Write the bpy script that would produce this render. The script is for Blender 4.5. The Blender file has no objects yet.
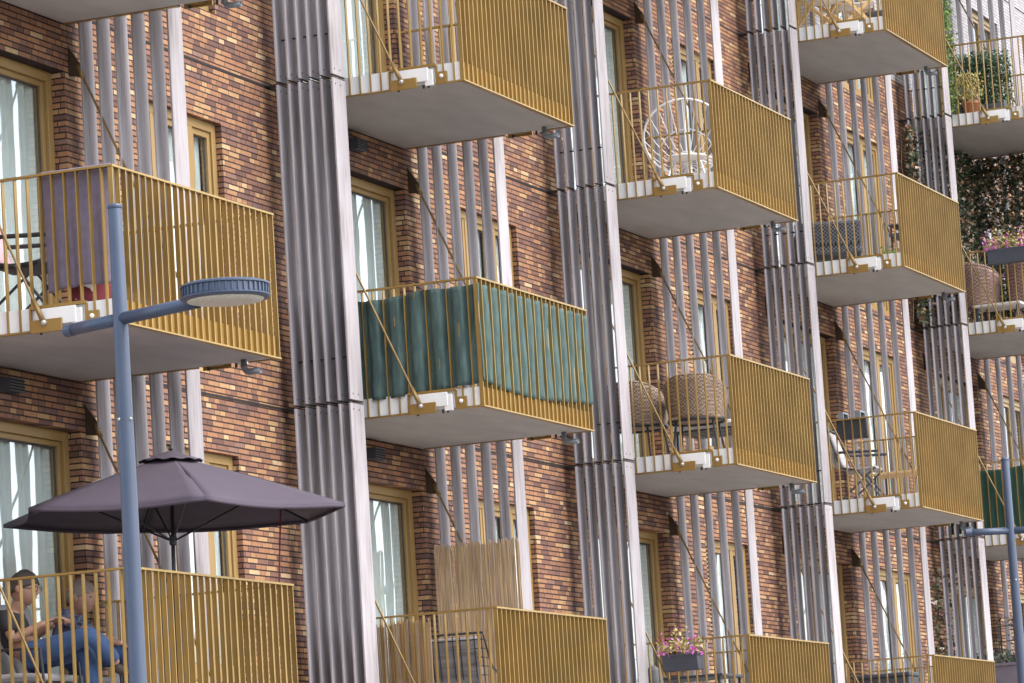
import bpy, bmesh, math, random
from mathutils import Vector, Matrix, Euler, noise
random.seed(7)
PI = math.pi
scene = bpy.context.scene
COL = scene.collection

# ------------------------------------------------------------------ camera data
CAM = Vector((-25.861, -15.204, 1.602))
F_PX = 3965.16
TH, PT, RL = 0.3783, 0.1367, -0.0627
FW = Vector((math.cos(TH)*math.cos(PT), math.sin(TH)*math.cos(PT), math.sin(PT)))
_r = Vector((math.sin(TH), -math.cos(TH), 0)); _u = _r.cross(FW)
CR = math.cos(RL)*_r + math.sin(RL)*_u
CU = -math.sin(RL)*_r + math.cos(RL)*_u
BAYW, BALW, BALD = 7.0391, 2.767, 1.8175     # bay pitch, balcony width, balcony depth
def floor_z(j): return 3.09 + 3.0*j
def ray(px, py): return FW + CR*((px-512)/F_PX) - CU*((py-341.5)/F_PX)
def at_x(px, py, x):
    v = ray(px, py); return CAM + v*((x-CAM.x)/v.x)
def at_y(px, py, y):
    v = ray(px, py); return CAM + v*((y-CAM.y)/v.y)

# ------------------------------------------------------------------ materials
def new_mat(name):
    m = bpy.data.materials.new(name); m.use_nodes = True
    nt = m.node_tree; b = nt.nodes['Principled BSDF']
    return m, nt, b
def math_node(nt, op, a, b=None, c=None):
    n = nt.nodes.new('ShaderNodeMath'); n.operation = op
    for i, v in enumerate((a, b, c)):
        if v is None: continue
        if isinstance(v, (int, float)): n.inputs[i].default_value = v
        else: nt.links.new(v, n.inputs[i])
    return n.outputs[0]
def simple(name, col, rough=0.6, metal=0.0, var=0.12, scale=8.0, bump=0.0, stretch=(1, 1, 1), spec=0.5, rnd=0.0):
    m, nt, b = new_mat(name)
    tc = nt.nodes.new('ShaderNodeTexCoord'); mp = nt.nodes.new('ShaderNodeMapping')
    mp.inputs['Scale'].default_value = stretch
    nt.links.new(tc.outputs['Object'], mp.inputs['Vector'])
    nz = nt.nodes.new('ShaderNodeTexNoise'); nz.inputs['Scale'].default_value = scale; nz.inputs['Detail'].default_value = 5
    nt.links.new(mp.outputs[0], nz.inputs['Vector'])
    rp = nt.nodes.new('ShaderNodeValToRGB')
    rp.color_ramp.elements[0].position = 0.3; rp.color_ramp.elements[1].position = 0.7
    rp.color_ramp.elements[0].color = tuple(c*(1-var) for c in col)+(1,)
    rp.color_ramp.elements[1].color = tuple(min(1, c*(1+var)) for c in col)+(1,)
    nt.links.new(nz.outputs['Fac'], rp.inputs[0])
    out = rp.outputs[0]
    if rnd:
        oi = nt.nodes.new('ShaderNodeObjectInfo')
        k = math_node(nt, 'MULTIPLY_ADD', oi.outputs['Random'], 2*rnd, 1-rnd)
        hs = nt.nodes.new('ShaderNodeHueSaturation'); nt.links.new(k, hs.inputs['Value']); nt.links.new(out, hs.inputs['Color'])
        out = hs.outputs[0]
    nt.links.new(out, b.inputs['Base Color'])
    b.inputs['Roughness'].default_value = rough; b.inputs['Metallic'].default_value = metal
    b.inputs['Specular IOR Level'].default_value = spec
    if bump:
        bp = nt.nodes.new('ShaderNodeBump'); bp.inputs['Strength'].default_value = bump; bp.inputs['Distance'].default_value = 0.01
        nt.links.new(nz.outputs['Fac'], bp.inputs['Height']); nt.links.new(bp.outputs[0], b.inputs['Normal'])
    return m

def brick_material(name, stops, mortar, soften=0.0, course=0.0510, length=0.216):
    m, nt, b = new_mat(name)
    L = nt.links.new
    tc = nt.nodes.new('ShaderNodeTexCoord'); sp = nt.nodes.new('ShaderNodeSeparateXYZ')
    L(tc.outputs['Object'], sp.inputs[0])
    u = math_node(nt, 'ADD', sp.outputs[0], sp.outputs[1])
    v = math_node(nt, 'DIVIDE', sp.outputs[2], course)
    row = math_node(nt, 'FLOOR', v); fv = math_node(nt, 'FRACT', v)
    w1 = nt.nodes.new('ShaderNodeTexWhiteNoise'); w1.noise_dimensions = '1D'; L(row, w1.inputs['W'])
    shift = math_node(nt, 'ADD', math_node(nt, 'MULTIPLY', row, 0.5), math_node(nt, 'MULTIPLY', w1.outputs['Value'], 0.55))
    u2 = math_node(nt, 'ADD', math_node(nt, 'DIVIDE', u, length), shift)
    idn = math_node(nt, 'FLOOR', u2); fu = math_node(nt, 'FRACT', u2)
    def wn(a, c):
        cb = nt.nodes.new('ShaderNodeCombineXYZ'); L(a, cb.inputs[0]); L(c, cb.inputs[1])
        n = nt.nodes.new('ShaderNodeTexWhiteNoise'); n.noise_dimensions = '2D'; L(cb.outputs[0], n.inputs['Vector'])
        return n
    h = wn(idn, row).outputs['Value']
    split = math_node(nt, 'LESS_THAN', h, 0.34)
    fu_2 = math_node(nt, 'MULTIPLY', fu, 2.0)
    half = math_node(nt, 'MULTIPLY', math_node(nt, 'FLOOR', fu_2), split)
    k = math_node(nt, 'ADD', split, 1.0)
    fus = math_node(nt, 'FRACT', math_node(nt, 'MULTIPLY', fu, k))
    Lw = math_node(nt, 'DIVIDE', length, k)
    eu = math_node(nt, 'MULTIPLY', math_node(nt, 'MINIMUM', fus, math_node(nt, 'SUBTRACT', 1.0, fus)), Lw)
    ev = math_node(nt, 'MULTIPLY', math_node(nt, 'MINIMUM', fv, math_node(nt, 'SUBTRACT', 1.0, fv)), course)
    mort = math_node(nt, 'MAXIMUM', math_node(nt, 'LESS_THAN', ev, 0.0063), math_node(nt, 'LESS_THAN', eu, 0.0036))
    id2 = math_node(nt, 'ADD', math_node(nt, 'MULTIPLY', idn, 2.0), math_node(nt, 'ADD', half, 0.5))
    c = wn(id2, math_node(nt, 'ADD', row, 0.37))
    rp = nt.nodes.new('ShaderNodeValToRGB'); rp.color_ramp.interpolation = 'CONSTANT'
    els = rp.color_ramp.elements
    while len(els) < len(stops): els.new(0.5)
    for e, (p, cc) in zip(els, stops):
        e.position = p; e.color = cc+(1,)
    L(c.outputs['Value'], rp.inputs[0])
    nz = nt.nodes.new('ShaderNodeTexNoise'); nz.inputs['Scale'].default_value = 26; nz.inputs['Detail'].default_value = 6
    L(tc.outputs['Object'], nz.inputs['Vector'])
    hs = nt.nodes.new('ShaderNodeHueSaturation')
    sm = nt.nodes.new('ShaderNodeMix'); sm.data_type = 'RGBA'; sm.inputs['Factor'].default_value = soften
    L(rp.outputs[0], sm.inputs['A']); sm.inputs['B'].default_value = (.285, .150, .088, 1) if soften else (.5, .5, .5, 1)
    big = nt.nodes.new('ShaderNodeTexNoise'); big.inputs['Scale'].default_value = .55; big.inputs['Detail'].default_value = 4
    L(tc.outputs['Object'], big.inputs['Vector'])
    fine = nt.nodes.new('ShaderNodeTexNoise'); fine.inputs['Scale'].default_value = 75; fine.inputs['Detail'].default_value = 3
    L(tc.outputs['Object'], fine.inputs['Vector'])
    vv = math_node(nt, 'ADD', math_node(nt, 'MULTIPLY', nz.outputs['Fac'], 0.75), math_node(nt, 'ADD', math_node(nt, 'MULTIPLY', big.outputs['Fac'], 0.3), math_node(nt, 'MULTIPLY', fine.outputs['Fac'], 0.6)))
    L(math_node(nt, 'ADD', vv, 0.2), hs.inputs['Value']); L(sm.outputs['Result'], hs.inputs['Color'])
    mx = nt.nodes.new('ShaderNodeMix'); mx.data_type = 'RGBA'
    L(mort, mx.inputs['Factor']); L(hs.outputs[0], mx.inputs['A']); mx.inputs['B'].default_value = mortar+(1,)
    L(mx.outputs['Result'], b.inputs['Base Color'])
    b.inputs['Roughness'].default_value = 0.85; b.inputs['Specular IOR Level'].default_value = 0.25
    bp = nt.nodes.new('ShaderNodeBump'); bp.inputs['Strength'].default_value = 0.9; bp.inputs['Distance'].default_value = 0.006
    hh = math_node(nt, 'ADD', math_node(nt, 'SUBTRACT', 1.0, mort), math_node(nt, 'MULTIPLY', nz.outputs['Fac'], 0.5))
    L(hh, bp.inputs['Height']); L(bp.outputs[0], b.inputs['Normal'])
    return m

def glass_material():
    m = bpy.data.materials.new('window_glass'); m.use_nodes = True
    nt = m.node_tree; nt.nodes.clear()
    o = nt.nodes.new('ShaderNodeOutputMaterial'); mx = nt.nodes.new('ShaderNodeMixShader')
    t = nt.nodes.new('ShaderNodeBsdfTransparent'); t.inputs[0].default_value = (.90, .94, .94, 1)
    g = nt.nodes.new('ShaderNodeBsdfGlossy'); g.inputs['Roughness'].default_value = 0.0; g.inputs['Color'].default_value = (.95, .97, 1, 1)
    fr = nt.nodes.new('ShaderNodeFresnel'); fr.inputs['IOR'].default_value = 1.9
    nz = nt.nodes.new('ShaderNodeTexNoise'); nz.inputs['Scale'].default_value = 1.6; nz.inputs['Detail'].default_value = 1
    tc = nt.nodes.new('ShaderNodeTexCoord'); nt.links.new(tc.outputs['Object'], nz.inputs['Vector'])
    bp = nt.nodes.new('ShaderNodeBump'); bp.inputs['Strength'].default_value = 0.10; bp.inputs['Distance'].default_value = 0.05
    nt.links.new(nz.outputs['Fac'], bp.inputs['Height']); nt.links.new(bp.outputs[0], g.inputs['Normal'])
    ge = nt.nodes.new('ShaderNodeNewGeometry')   # the inner face of the pane only lets light out: no false total reflection
    nt.links.new(math_node(nt, 'MULTIPLY', math_node(nt, 'ADD', fr.outputs[0], 0.16), math_node(nt, 'SUBTRACT', 1.0, ge.outputs['Backfacing'])), mx.inputs[0])
    nt.links.new(t.outputs[0], mx.inputs[1]); nt.links.new(g.outputs[0], mx.inputs[2]); nt.links.new(mx.outputs[0], o.inputs[0])
    return m

def timber_material():
    m, nt, b = new_mat('weathered_timber')
    L = nt.links.new
    tc = nt.nodes.new('ShaderNodeTexCoord'); oi = nt.nodes.new('ShaderNodeObjectInfo')
    ad = nt.nodes.new('ShaderNodeVectorMath'); ad.operation = 'ADD'
    cb = nt.nodes.new('ShaderNodeCombineXYZ'); L(math_node(nt, 'MULTIPLY', oi.outputs['Random'], 50.0), cb.inputs[2])
    L(tc.outputs['Object'], ad.inputs[0]); L(cb.outputs[0], ad.inputs[1])
    def nz(sc, det, st):
        mp = nt.nodes.new('ShaderNodeMapping'); mp.inputs['Scale'].default_value = st; L(ad.outputs[0], mp.inputs['Vector'])
        n = nt.nodes.new('ShaderNodeTexNoise'); n.inputs['Scale'].default_value = sc; n.inputs['Detail'].default_value = det
        L(mp.outputs[0], n.inputs['Vector']); return n.outputs['Fac']
    grain = nz(1.0, 6, (55, 55, 2.2)); blot = nz(1.0, 4, (5, 5, 1.3)); fine = nz(1.0, 3, (160, 160, 6))
    f = math_node(nt, 'ADD', math_node(nt, 'MULTIPLY', grain, 0.55), math_node(nt, 'ADD', math_node(nt, 'MULTIPLY', blot, 0.55), math_node(nt, 'MULTIPLY', fine, 0.2)))
    rp = nt.nodes.new('ShaderNodeValToRGB'); e = rp.color_ramp.elements
    e[0].position = .42; e[0].color = (.215, .190, .193, 1); e[1].position = .86; e[1].color = (.46, .430, .448, 1)
    x = e.new(.62); x.color = (.375, .345, .360, 1)
    L(f, rp.inputs[0])
    hs = nt.nodes.new('ShaderNodeHueSaturation'); L(rp.outputs[0], hs.inputs['Color'])
    L(math_node(nt, 'MULTIPLY_ADD', oi.outputs['Random'], 0.3, 0.86), hs.inputs['Value'])
    sp = nt.nodes.new('ShaderNodeSeparateXYZ'); L(tc.outputs['Object'], sp.inputs[0])
    ze = math_node(nt, 'SUBTRACT', math_node(nt, 'MINIMUM', sp.outputs[2], math_node(nt, 'SUBTRACT', 2.990, sp.outputs[2])), .065)
    xe = math_node(nt, 'SUBTRACT', math_node(nt, 'ABSOLUTE', math_node(nt, 'SUBTRACT', sp.outputs[0], .11)), .055)
    rr = math_node(nt, 'ADD', math_node(nt, 'MULTIPLY', ze, ze), math_node(nt, 'MULTIPLY', xe, xe))
    scr = math_node(nt, 'MAXIMUM', math_node(nt, 'LESS_THAN', rr, .00009), math_node(nt, 'LESS_THAN', ze, -.053))
    ms = nt.nodes.new('ShaderNodeMix'); ms.data_type = 'RGBA'; L(scr, ms.inputs['Factor']); L(hs.outputs[0], ms.inputs['A']); ms.inputs['B'].default_value = (.06, .05, .05, 1)
    L(ms.outputs['Result'], b.inputs['Base Color']); b.inputs['Roughness'].default_value = 0.95; b.inputs['Specular IOR Level'].default_value = .15
    bp = nt.nodes.new('ShaderNodeBump'); bp.inputs['Strength'].default_value = .35; bp.inputs['Distance'].default_value = .004
    L(f, bp.inputs['Height']); L(bp.outputs[0], b.inputs['Normal'])
    return m

def weave(name, a, b_, size):
    m, nt, b = new_mat(name); L = nt.links.new
    tc = nt.nodes.new('ShaderNodeTexCoord'); ck = nt.nodes.new('ShaderNodeTexChecker')
    ck.inputs['Scale'].default_value = 1/size; ck.inputs['Color1'].default_value = a+(1,); ck.inputs['Color2'].default_value = b_+(1,)
    nz = nt.nodes.new('ShaderNodeTexNoise'); nz.inputs['Scale'].default_value = 14; L(tc.outputs['Object'], nz.inputs['Vector'])
    hs = nt.nodes.new('ShaderNodeHueSaturation'); L(math_node(nt, 'ADD', nz.outputs['Fac'], .5), hs.inputs['Value'])
    L(tc.outputs['Object'], ck.inputs['Vector']); L(ck.outputs['Color'], hs.inputs['Color']); L(hs.outputs[0], b.inputs['Base Color'])
    bp = nt.nodes.new('ShaderNodeBump'); bp.inputs['Distance'].default_value = .006; L(ck.outputs['Fac'], bp.inputs['Height']); L(bp.outputs[0], b.inputs['Normal'])
    b.inputs['Roughness'].default_value = .7
    return m
def leaf_material(name, cols):
    m, nt, b = new_mat(name)
    g = nt.nodes.new('ShaderNodeNewGeometry')
    rp = nt.nodes.new('ShaderNodeValToRGB'); rp.color_ramp.interpolation = 'CONSTANT'
    e = rp.color_ramp.elements
    while len(e) < len(cols): e.new(.5)
    for i, c in enumerate(cols): e[i].position = i/len(cols); e[i].color = c+(1,)
    nt.links.new(g.outputs['Random Per Island'], rp.inputs[0]); nt.links.new(rp.outputs[0], b.inputs['Base Color'])
    b.inputs['Roughness'].default_value = .55
    return m

M = {}
M['brick'] = brick_material('multicoloured_brick', [
    (0.0, (.100, .056, .054)), (0.11, (.170, .088, .070)), (0.27, (.235, .118, .078)), (0.45, (.305, .152, .084)),
    (0.64, (.355, .192, .100)), (0.79, (.42, .262, .132)), (0.885, (.52, .375, .215)), (0.925, (.205, .122, .098)), (0.965, (.130, .076, .076))],
    (.034, .021, .020), .20)
M['white_brick'] = brick_material('white_painted_brick', [(0.0, (.37, .355, .365)), (0.5, (.42, .40, .41)), (.8, (.33, .315, .33))], (.22, .205, .21))
M['timber'] = timber_material()
M['gold'] = simple('gold_coated_metal', (.36, .230, .070), .40, .6, .13, 3, rnd=.0)
M['gold_dark'] = simple('gold_coated_flat_bar', (.33, .205, .060), .42, .45, .06, 5)
M['frame'] = simple('ochre_window_frame', (.30, .190, .070), .45, .1, .05, 4)
M['rod'] = simple('bronze_gold_rod', (.24, .155, .058), .45, .4, .08, 5)
M['gasket'] = simple('dark_gasket', (.05, .045, .045), .6)
M['bronze'] = simple('dark_bronze_steel', (.075, .052, .036), .5, .3)
M['concrete'] = simple('pale_soffit_concrete', (.44, .408, .395), .85, 0, .09, 1.6, .3, (1, 3, 1))
M['fascia'] = simple('white_coated_fascia', (.80, .79, .77), .45, 0, .04, 6)
M['steel'] = simple('galvanised_grey', (.20, .215, .24), .45, .35, .1, 20)
M['bolt'] = simple('galvanised_bolt', (.45, .43, .40), .4, .4)
M['glass'] = glass_material()
M['joint'] = simple('black_joint', (.018, .014, .014), .9)
M['curtain'] = simple('white_net_curtain', (.86, .86, .84), .9, 0, .04, 6)
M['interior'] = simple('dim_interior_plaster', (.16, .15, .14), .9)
M['lamp_blue'] = simple('blue_grey_lamp_paint', (.060, .080, .128), .42, .1, .06, 3)
M['lens'] = simple('milky_lamp_lens', (.62, .58, .50), .35, 0, .2, 60)
M['parasol'] = simple('mauve_parasol_cloth', (.068, .052, .072), .85, 0, .06, 5, .1)
M['dark_metal'] = simple('black_metal', (.035, .035, .04), .45, .3)
M['green_net'] = simple('green_shade_net', (.060, .098, .090), .95, 0, .30, 22, .3, (1, 1, .25))
M['green_net_b'] = simple('bright_green_shade_net', (.034, .092, .068), .9, 0, .25, 14, .3, (1, 1, .25))
M['reed'] = simple('split_reed', (.46, .315, .185), .85, 0, .45, 1.0, .6, (90, 90, 2.5))
M['towel'] = simple('mauve_bath_towel', (.205, .170, .225), .95, 0, .12, 14, .4)
M['pink'] = simple('pale_pink_fabric', (.52, .33, .36), .9, 0, .12, 10)
M['maroon'] = simple('maroon_fabric', (.15, .020, .030), .85, 0, .15, 8)
M['paper'] = simple('white_paper', (.80, .79, .77), .8)
M['rattan'] = weave('woven_rattan', (.36, .265, .20), (.15, .10, .07), .021)
M['wicker_pink'] = weave('pinkish_wicker', (.36, .235, .205), (.15, .09, .08), .026)
M['wicker_black'] = weave('black_wicker', (.022, .024, .03), (.16, .17, .20), .024)
M['white_wire'] = simple('white_lacquered_metal', (.80, .80, .79), .4)
M['cushion_grey'] = simple('grey_cushion_fabric', (.36, .345, .355), .95, 0, .12, 12)
M['cushion_white'] = simple('off_white_cushion', (.70, .68, .66), .95, 0, .06, 12)
M['stripe'] = simple('grey_striped_cushion', (.20, .19, .205), .95, 0, .45, 1.0, 0, (2, 2, 14))
M['wood_light'] = simple('light_oiled_wood', (.62, .42, .20), .6, 0, .2, 1, .2, (30, 30, 4))
M['dark_plastic'] = simple('dark_blue_grey_plastic', (.060, .065, .085), .6)
M['plum_planter'] = simple('plum_grey_planter', (.185, .150, .175), .65)
M['terracotta'] = simple('terracotta', (.42, .165, .085), .85)
M['slate_cover'] = simple('grey_rain_cover', (.115, .118, .135), .7, 0, .15, 6)
M['soil'] = simple('potting_soil', (.04, .028, .02), .95)
M['skin'] = simple('skin', (.34, .185, .13), .55, 0, .06, 15)
M['hair_dark'] = simple('dark_hair', (.045, .032, .026), .7, 0, .3, 40)
M['hair_grey'] = simple('grey_brown_hair', (.20, .155, .125), .7, 0, .3, 40)
M['shirt_black'] = simple('black_tshirt', (.022, .022, .026), .9)
M['shirt_navy'] = simple('navy_patterned_shirt', (.10, .105, .165), .9, 0, .95, 26)
M['jeans'] = simple('blue_denim', (.035, .072, .165), .9, 0, .25, 10)
M['shoe'] = simple('dark_leather_shoe', (.05, .035, .03), .6)
M['eye'] = simple('eye', (.03, .02, .02), .2)
M['lip'] = simple('lip', (.36, .14, .11), .5)
M['ground'] = simple('grass_and_paving', (.17, .165, .14), .95, 0, .12, .4)
M['pave'] = simple('pale_paving', (.24, .225, .21), .9, 0, .1, 2)
M['asphalt'] = simple('asphalt', (.06, .06, .062), .9, 0, .2, 5)
M['roof'] = simple('roof_felt', (.12, .12, .12), .9)
M['bark'] = simple('vine_stem', (.10, .065, .04), .9)
M['ivy'] = leaf_material('ivy_leaves', [(.035, .065, .028), (.055, .085, .035), (.028, .045, .025), (.30, .18, .10), (.085, .11, .05), (.20, .105, .045), (.030, .05, .03), (.55, .42, .36), (.05, .05, .03)])
M['hedge'] = leaf_material('hedge_leaves', [(.035, .075, .030), (.055, .110, .042), (.085, .150, .055), (.030, .055, .028)])
M['fresh'] = leaf_material('fresh_leaves', [(.14, .25, .05), (.19, .30, .06), (.09, .17, .04), (.28, .33, .09)])
M['lavender'] = leaf_material('lavender_leaves', [(.09, .12, .085), (.12, .15, .10), (.06, .09, .055), (.15, .13, .14)])
M['petal'] = leaf_material('pink_petals', [(.55, .06, .38), (.62, .16, .52), (.70, .32, .62), (.48, .04, .26)])
M['petal_y'] = leaf_material('yellow_foliage', [(.45, .38, .10), (.36, .33, .09), (.50, .40, .18), (.24, .26, .07)])

# ------------------------------------------------------------------ mesh helpers
class MB:
    def __init__(s): s.v = []; s.f = []; s.mi = []; s.cur = 0
    def box(s, x0, x1, y0, y1, z0, z1):
        if x0 > x1: x0, x1 = x1, x0
        if y0 > y1: y0, y1 = y1, y0
        if z0 > z1: z0, z1 = z1, z0
        n = len(s.v)
        s.v += [(x0,y0,z0),(x1,y0,z0),(x1,y1,z0),(x0,y1,z0),(x0,y0,z1),(x1,y0,z1),(x1,y1,z1),(x0,y1,z1)]
        s.add([(0,3,2,1),(4,5,6,7),(0,1,5,4),(1,2,6,5),(2,3,7,6),(3,0,4,7)], n); return s
    def add(s, faces, n):
        for f in faces: s.f.append(tuple(i+n for i in f)); s.mi.append(s.cur)
    def quad(s, a, b, c, d):
        n = len(s.v); s.v += [tuple(a), tuple(b), tuple(c), tuple(d)]; s.add([(0,1,2,3)], n); return s
    def poly_prism(s, pts, axis, a, b):
        """extrude a 2D polygon along an axis: 'x' uses (y,z), 'y' uses (x,z), 'z' uses (x,y)"""
        n = len(s.v); k = len(pts)
        def mk(p, t): return {'x': (t, p[0], p[1]), 'y': (p[0], t, p[1]), 'z': (p[0], p[1], t)}[axis]
        s.v += [mk(p, a) for p in pts] + [mk(p, b) for p in pts]
        s.add([tuple(range(k))[::-1], tuple(range(k, 2*k))] + [(i, (i+1) % k, k+(i+1) % k, k+i) for i in range(k)], n); return s
    def tube(s, pts, r, seg=8, cap=True, r2=None):
        pts = [Vector(p) for p in pts]; n0 = len(s.v); k = len(pts)
        prev = None
        for i, p in enumerate(pts):
            t = (pts[min(i+1, k-1)] - pts[max(i-1, 0)]).normalized()
            if prev is None:
                a = Vector((0, 0, 1)) if abs(t.z) < .9 else Vector((1, 0, 0)); nx = t.cross(a).normalized()
            else:
                nx = (prev - t*prev.dot(t)).normalized()
            prev = nx; ny = t.cross(nx)
            rr = r if r2 is None else r + (r2-r)*i/(k-1)
            for q in range(seg):
                a = 2*PI*q/seg; s.v.append(tuple(p + nx*(rr*math.cos(a)) + ny*(rr*math.sin(a))))
        fs = []
        for i in range(k-1):
            for q in range(seg):
                fs.append((i*seg+q, i*seg+(q+1) % seg, (i+1)*seg+(q+1) % seg, (i+1)*seg+q))
        if cap: fs += [tuple(range(seg))[::-1], tuple((k-1)*seg+q for q in range(seg))]
        s.add(fs, n0); return s
    def bar(s, p, q, w, h, up=(0, 0, 1)):
        p, q = Vector(p), Vector(q); t = (q-p).normalized(); up = Vector(up)
        if abs(t.dot(up)) > .98: up = Vector((1, 0, 0))
        sx = t.cross(up).normalized()*(w/2); sy = t.cross(sx).normalized()*(h/2); n = len(s.v)
        for e in (p, q): s.v += [tuple(e-sx-sy), tuple(e+sx-sy), tuple(e+sx+sy), tuple(e-sx+sy)]
        s.add([(0,1,2,3),(7,6,5,4),(0,4,5,1),(1,5,6,2),(2,6,7,3),(3,7,4,0)], n); return s
    def lathe(s, prof, c, seg=16):
        n = len(s.v); k = len(prof)
        for r, z in prof:
            for q in range(seg):
                a = 2*PI*q/seg; s.v.append((c[0]+r*math.cos(a), c[1]+r*math.sin(a), c[2]+z))
        s.add([(i*seg+q, i*seg+(q+1) % seg, (i+1)*seg+(q+1) % seg, (i+1)*seg+q) for i in range(k-1) for q in range(seg)], n)
        s.add([tuple(range(seg))[::-1], tuple((k-1)*seg+q for q in range(seg))], n); return s
    def ball(s, c, r, seg=10, sc=(1, 1, 1)):
        n = len(s.v); rings = max(4, seg//2)
        for i in range(rings+1):
            th = PI*i/rings
            for q in range(seg):
                a = 2*PI*q/seg
                s.v.append((c[0]+r*sc[0]*math.sin(th)*math.cos(a), c[1]+r*sc[1]*math.sin(th)*math.sin(a), c[2]-r*sc[2]*math.cos(th)))
        s.add([(i*seg+q, i*seg+(q+1) % seg, (i+1)*seg+(q+1) % seg, (i+1)*seg+q) for i in range(rings) for q in range(seg)], n); return s
    def sheet(s, fn, nu, nv, thick=0.0):
        """grid from fn(u,v)->point, u,v in 0..1"""
        n = len(s.v)
        for i in range(nu+1):
            for j in range(nv+1): s.v.append(tuple(fn(i/nu, j/nv)))
        s.add([(i*(nv+1)+j, (i+1)*(nv+1)+j, (i+1)*(nv+1)+j+1, i*(nv+1)+j+1) for i in range(nu) for j in range(nv)], n); return s
    def leaf(s, c, size, rnd=random):
        a = Vector((rnd.gauss(0, 1), rnd.gauss(0, 1), rnd.gauss(0, 1))).normalized()
        b = a.orthogonal().normalized(); b.rotate(Matrix.Rotation(rnd.random()*6.28, 3, a)); d = a.cross(b)
        c = Vector(c); l = size*rnd.uniform(.6, 1.25); w = l*rnd.uniform(.45, .75)
        n = len(s.v)
        s.v += [tuple(c-b*l*.5), tuple(c+d*w*.5+a*l*.08), tuple(c+b*l*.5), tuple(c-d*w*.5+a*l*.08)]
        s.add([(0, 1, 2, 3)], n); return s
    def build(s, name, mat, parent=None, smooth=False, bevel=0.0, solid=0.0, loc=None):
        me = bpy.data.meshes.new(name); me.from_pydata(s.v, [], s.f)
        mats = mat if isinstance(mat, (list, tuple)) else [mat]
        for m in mats: me.materials.append(m)
        if len(mats) > 1: me.polygons.foreach_set('material_index', s.mi)
        if smooth: me.polygons.foreach_set('use_smooth', [True]*len(me.polygons))
        me.update()
        o = bpy.data.objects.new(name, me); COL.objects.link(o)
        if parent: o.parent = parent
        if loc is not None: o.location = loc
        if bevel:
            b = o.modifiers.new('bevel', 'BEVEL'); b.width = bevel; b.segments = 2; b.limit_method = 'ANGLE'
        if solid:
            b = o.modifiers.new('solid', 'SOLIDIFY'); b.thickness = solid; b.offset = 0
        return o
def tag(o, label, cat, group=None, kind=None):
    o['label'] = label; o['category'] = cat
    if group: o['group'] = group
    if kind: o['kind'] = kind
    return o
def thing(name, label, cat, loc=(0, 0, 0), rz=0.0, group=None):
    o = bpy.data.objects.new(name, None); COL.objects.link(o); o.location = loc; o.rotation_euler = (0, 0, rz)
    o.empty_display_size = .2
    return tag(o, label, cat, group)
def copy_tree(o, parent=None):
    c = o.copy(); COL.objects.link(c)
    if parent is not None: c.parent = parent
    for ch in list(o.children): copy_tree(ch, c)
    return c

# ------------------------------------------------------------------ the ground
def flat(name, x0, x1, y0, y1, z, mat):
    o = MB().quad((x0, y0, z), (x1, y0, z), (x1, y1, z), (x0, y1, z)).build(name, mat); o['kind'] = 'structure'; return o
flat('ground', -400, 500, -500, 400, 0.0, M['ground'])
flat('pavement', -60, 90, -6.5, -0.02, 0.004, M['pave'])
flat('road', -60, 90, -13.5, -6.62, 0.008, M['asphalt'])
kb = MB().box(-60, 90, -6.62, -6.5, 0, .12).build('kerb', M['pave']); kb['kind'] = 'structure'

# ------------------------------------------------------------------ the apartment block
XL, XR, TOP, DEPTH = -3.2, 42.0, 16.6, 10.0
NB = 5
bld = thing('apartment_block', 'brick apartment block of mottled brown and yellow brick with ochre windows', 'apartment building')
DOOR = (.45, 2.735, .02, 2.43, .115)     # x0,x1,z0,z1 above the storey floor, recess
WIN = (4.05, 5.675, .45, 2.445, .06)
WINF = (4.05, 5.675, .02, 2.445, .06)
openings = []
for k in range(NB):
    for j in range(4):
        for d, n in ((DOOR, 'door'), (WINF if k >= 3 else WIN, 'window')):
            openings.append((k*BAYW+d[0], k*BAYW+d[1], floor_z(j)+d[2], floor_z(j)+d[3], d[4], n, k, j))
WHITE_X, WHITE_Z = 21.0, 12.62
def is_white(x, z): return x > WHITE_X and z > WHITE_Z
wall = MB(); wwall = MB()
xs = sorted({XL, XR, WHITE_X} | {o[0] for o in openings} | {o[1] for o in openings})
zs = sorted({0.0, TOP, WHITE_Z} | {o[2] for o in openings} | {o[3] for o in openings})
for a, b in zip(xs, xs[1:]):
    for c, d in zip(zs, zs[1:]):
        mx_, mz_ = (a+b)/2, (c+d)/2
        if any(o[0] < mx_ < o[1] and o[2] < mz_ < o[3] for o in openings): continue
        (wwall if is_white(mx_, mz_) else wall).quad((a, 0, c), (b, 0, c), (b, 0, d), (a, 0, d))
for x0, x1, z0, z1, r, n, k, j in openings:
    r += .14
    w = wwall if is_white((x0+x1)/2, z0+1) else wall
    w.quad((x0, 0, z0), (x0, r, z0), (x0, r, z1), (x0, 0, z1)); w.quad((x1, 0, z0), (x1, 0, z1), (x1, r, z1), (x1, r, z0))
    w.quad((x0, 0, z1), (x0, r, z1), (x1, r, z1), (x1, 0, z1)); w.quad((x0, 0, z0), (x1, 0, z0), (x1, r, z0), (x0, r, z0))
wall.quad((XL, DEPTH, 0), (XL, 0, 0), (XL, 0, TOP), (XL, DEPTH, TOP)); wall.quad((XR, 0, 0), (XR, DEPTH, 0), (XR, DEPTH, TOP), (XR, 0, TOP))
wall.quad((XR, DEPTH, 0), (XL, DEPTH, 0), (XL, DEPTH, TOP), (XR, DEPTH, TOP))
wall.build('wall', M['brick'], bld)
o = wwall.build('wall', M['white_brick'], bld); o['label'] = 'white painted brickwork of the top storey'
MB().box(XL-.05, XR+.05, -.05, DEPTH+.05, TOP, TOP+.25).build('roof', M['roof'], bld)
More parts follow.
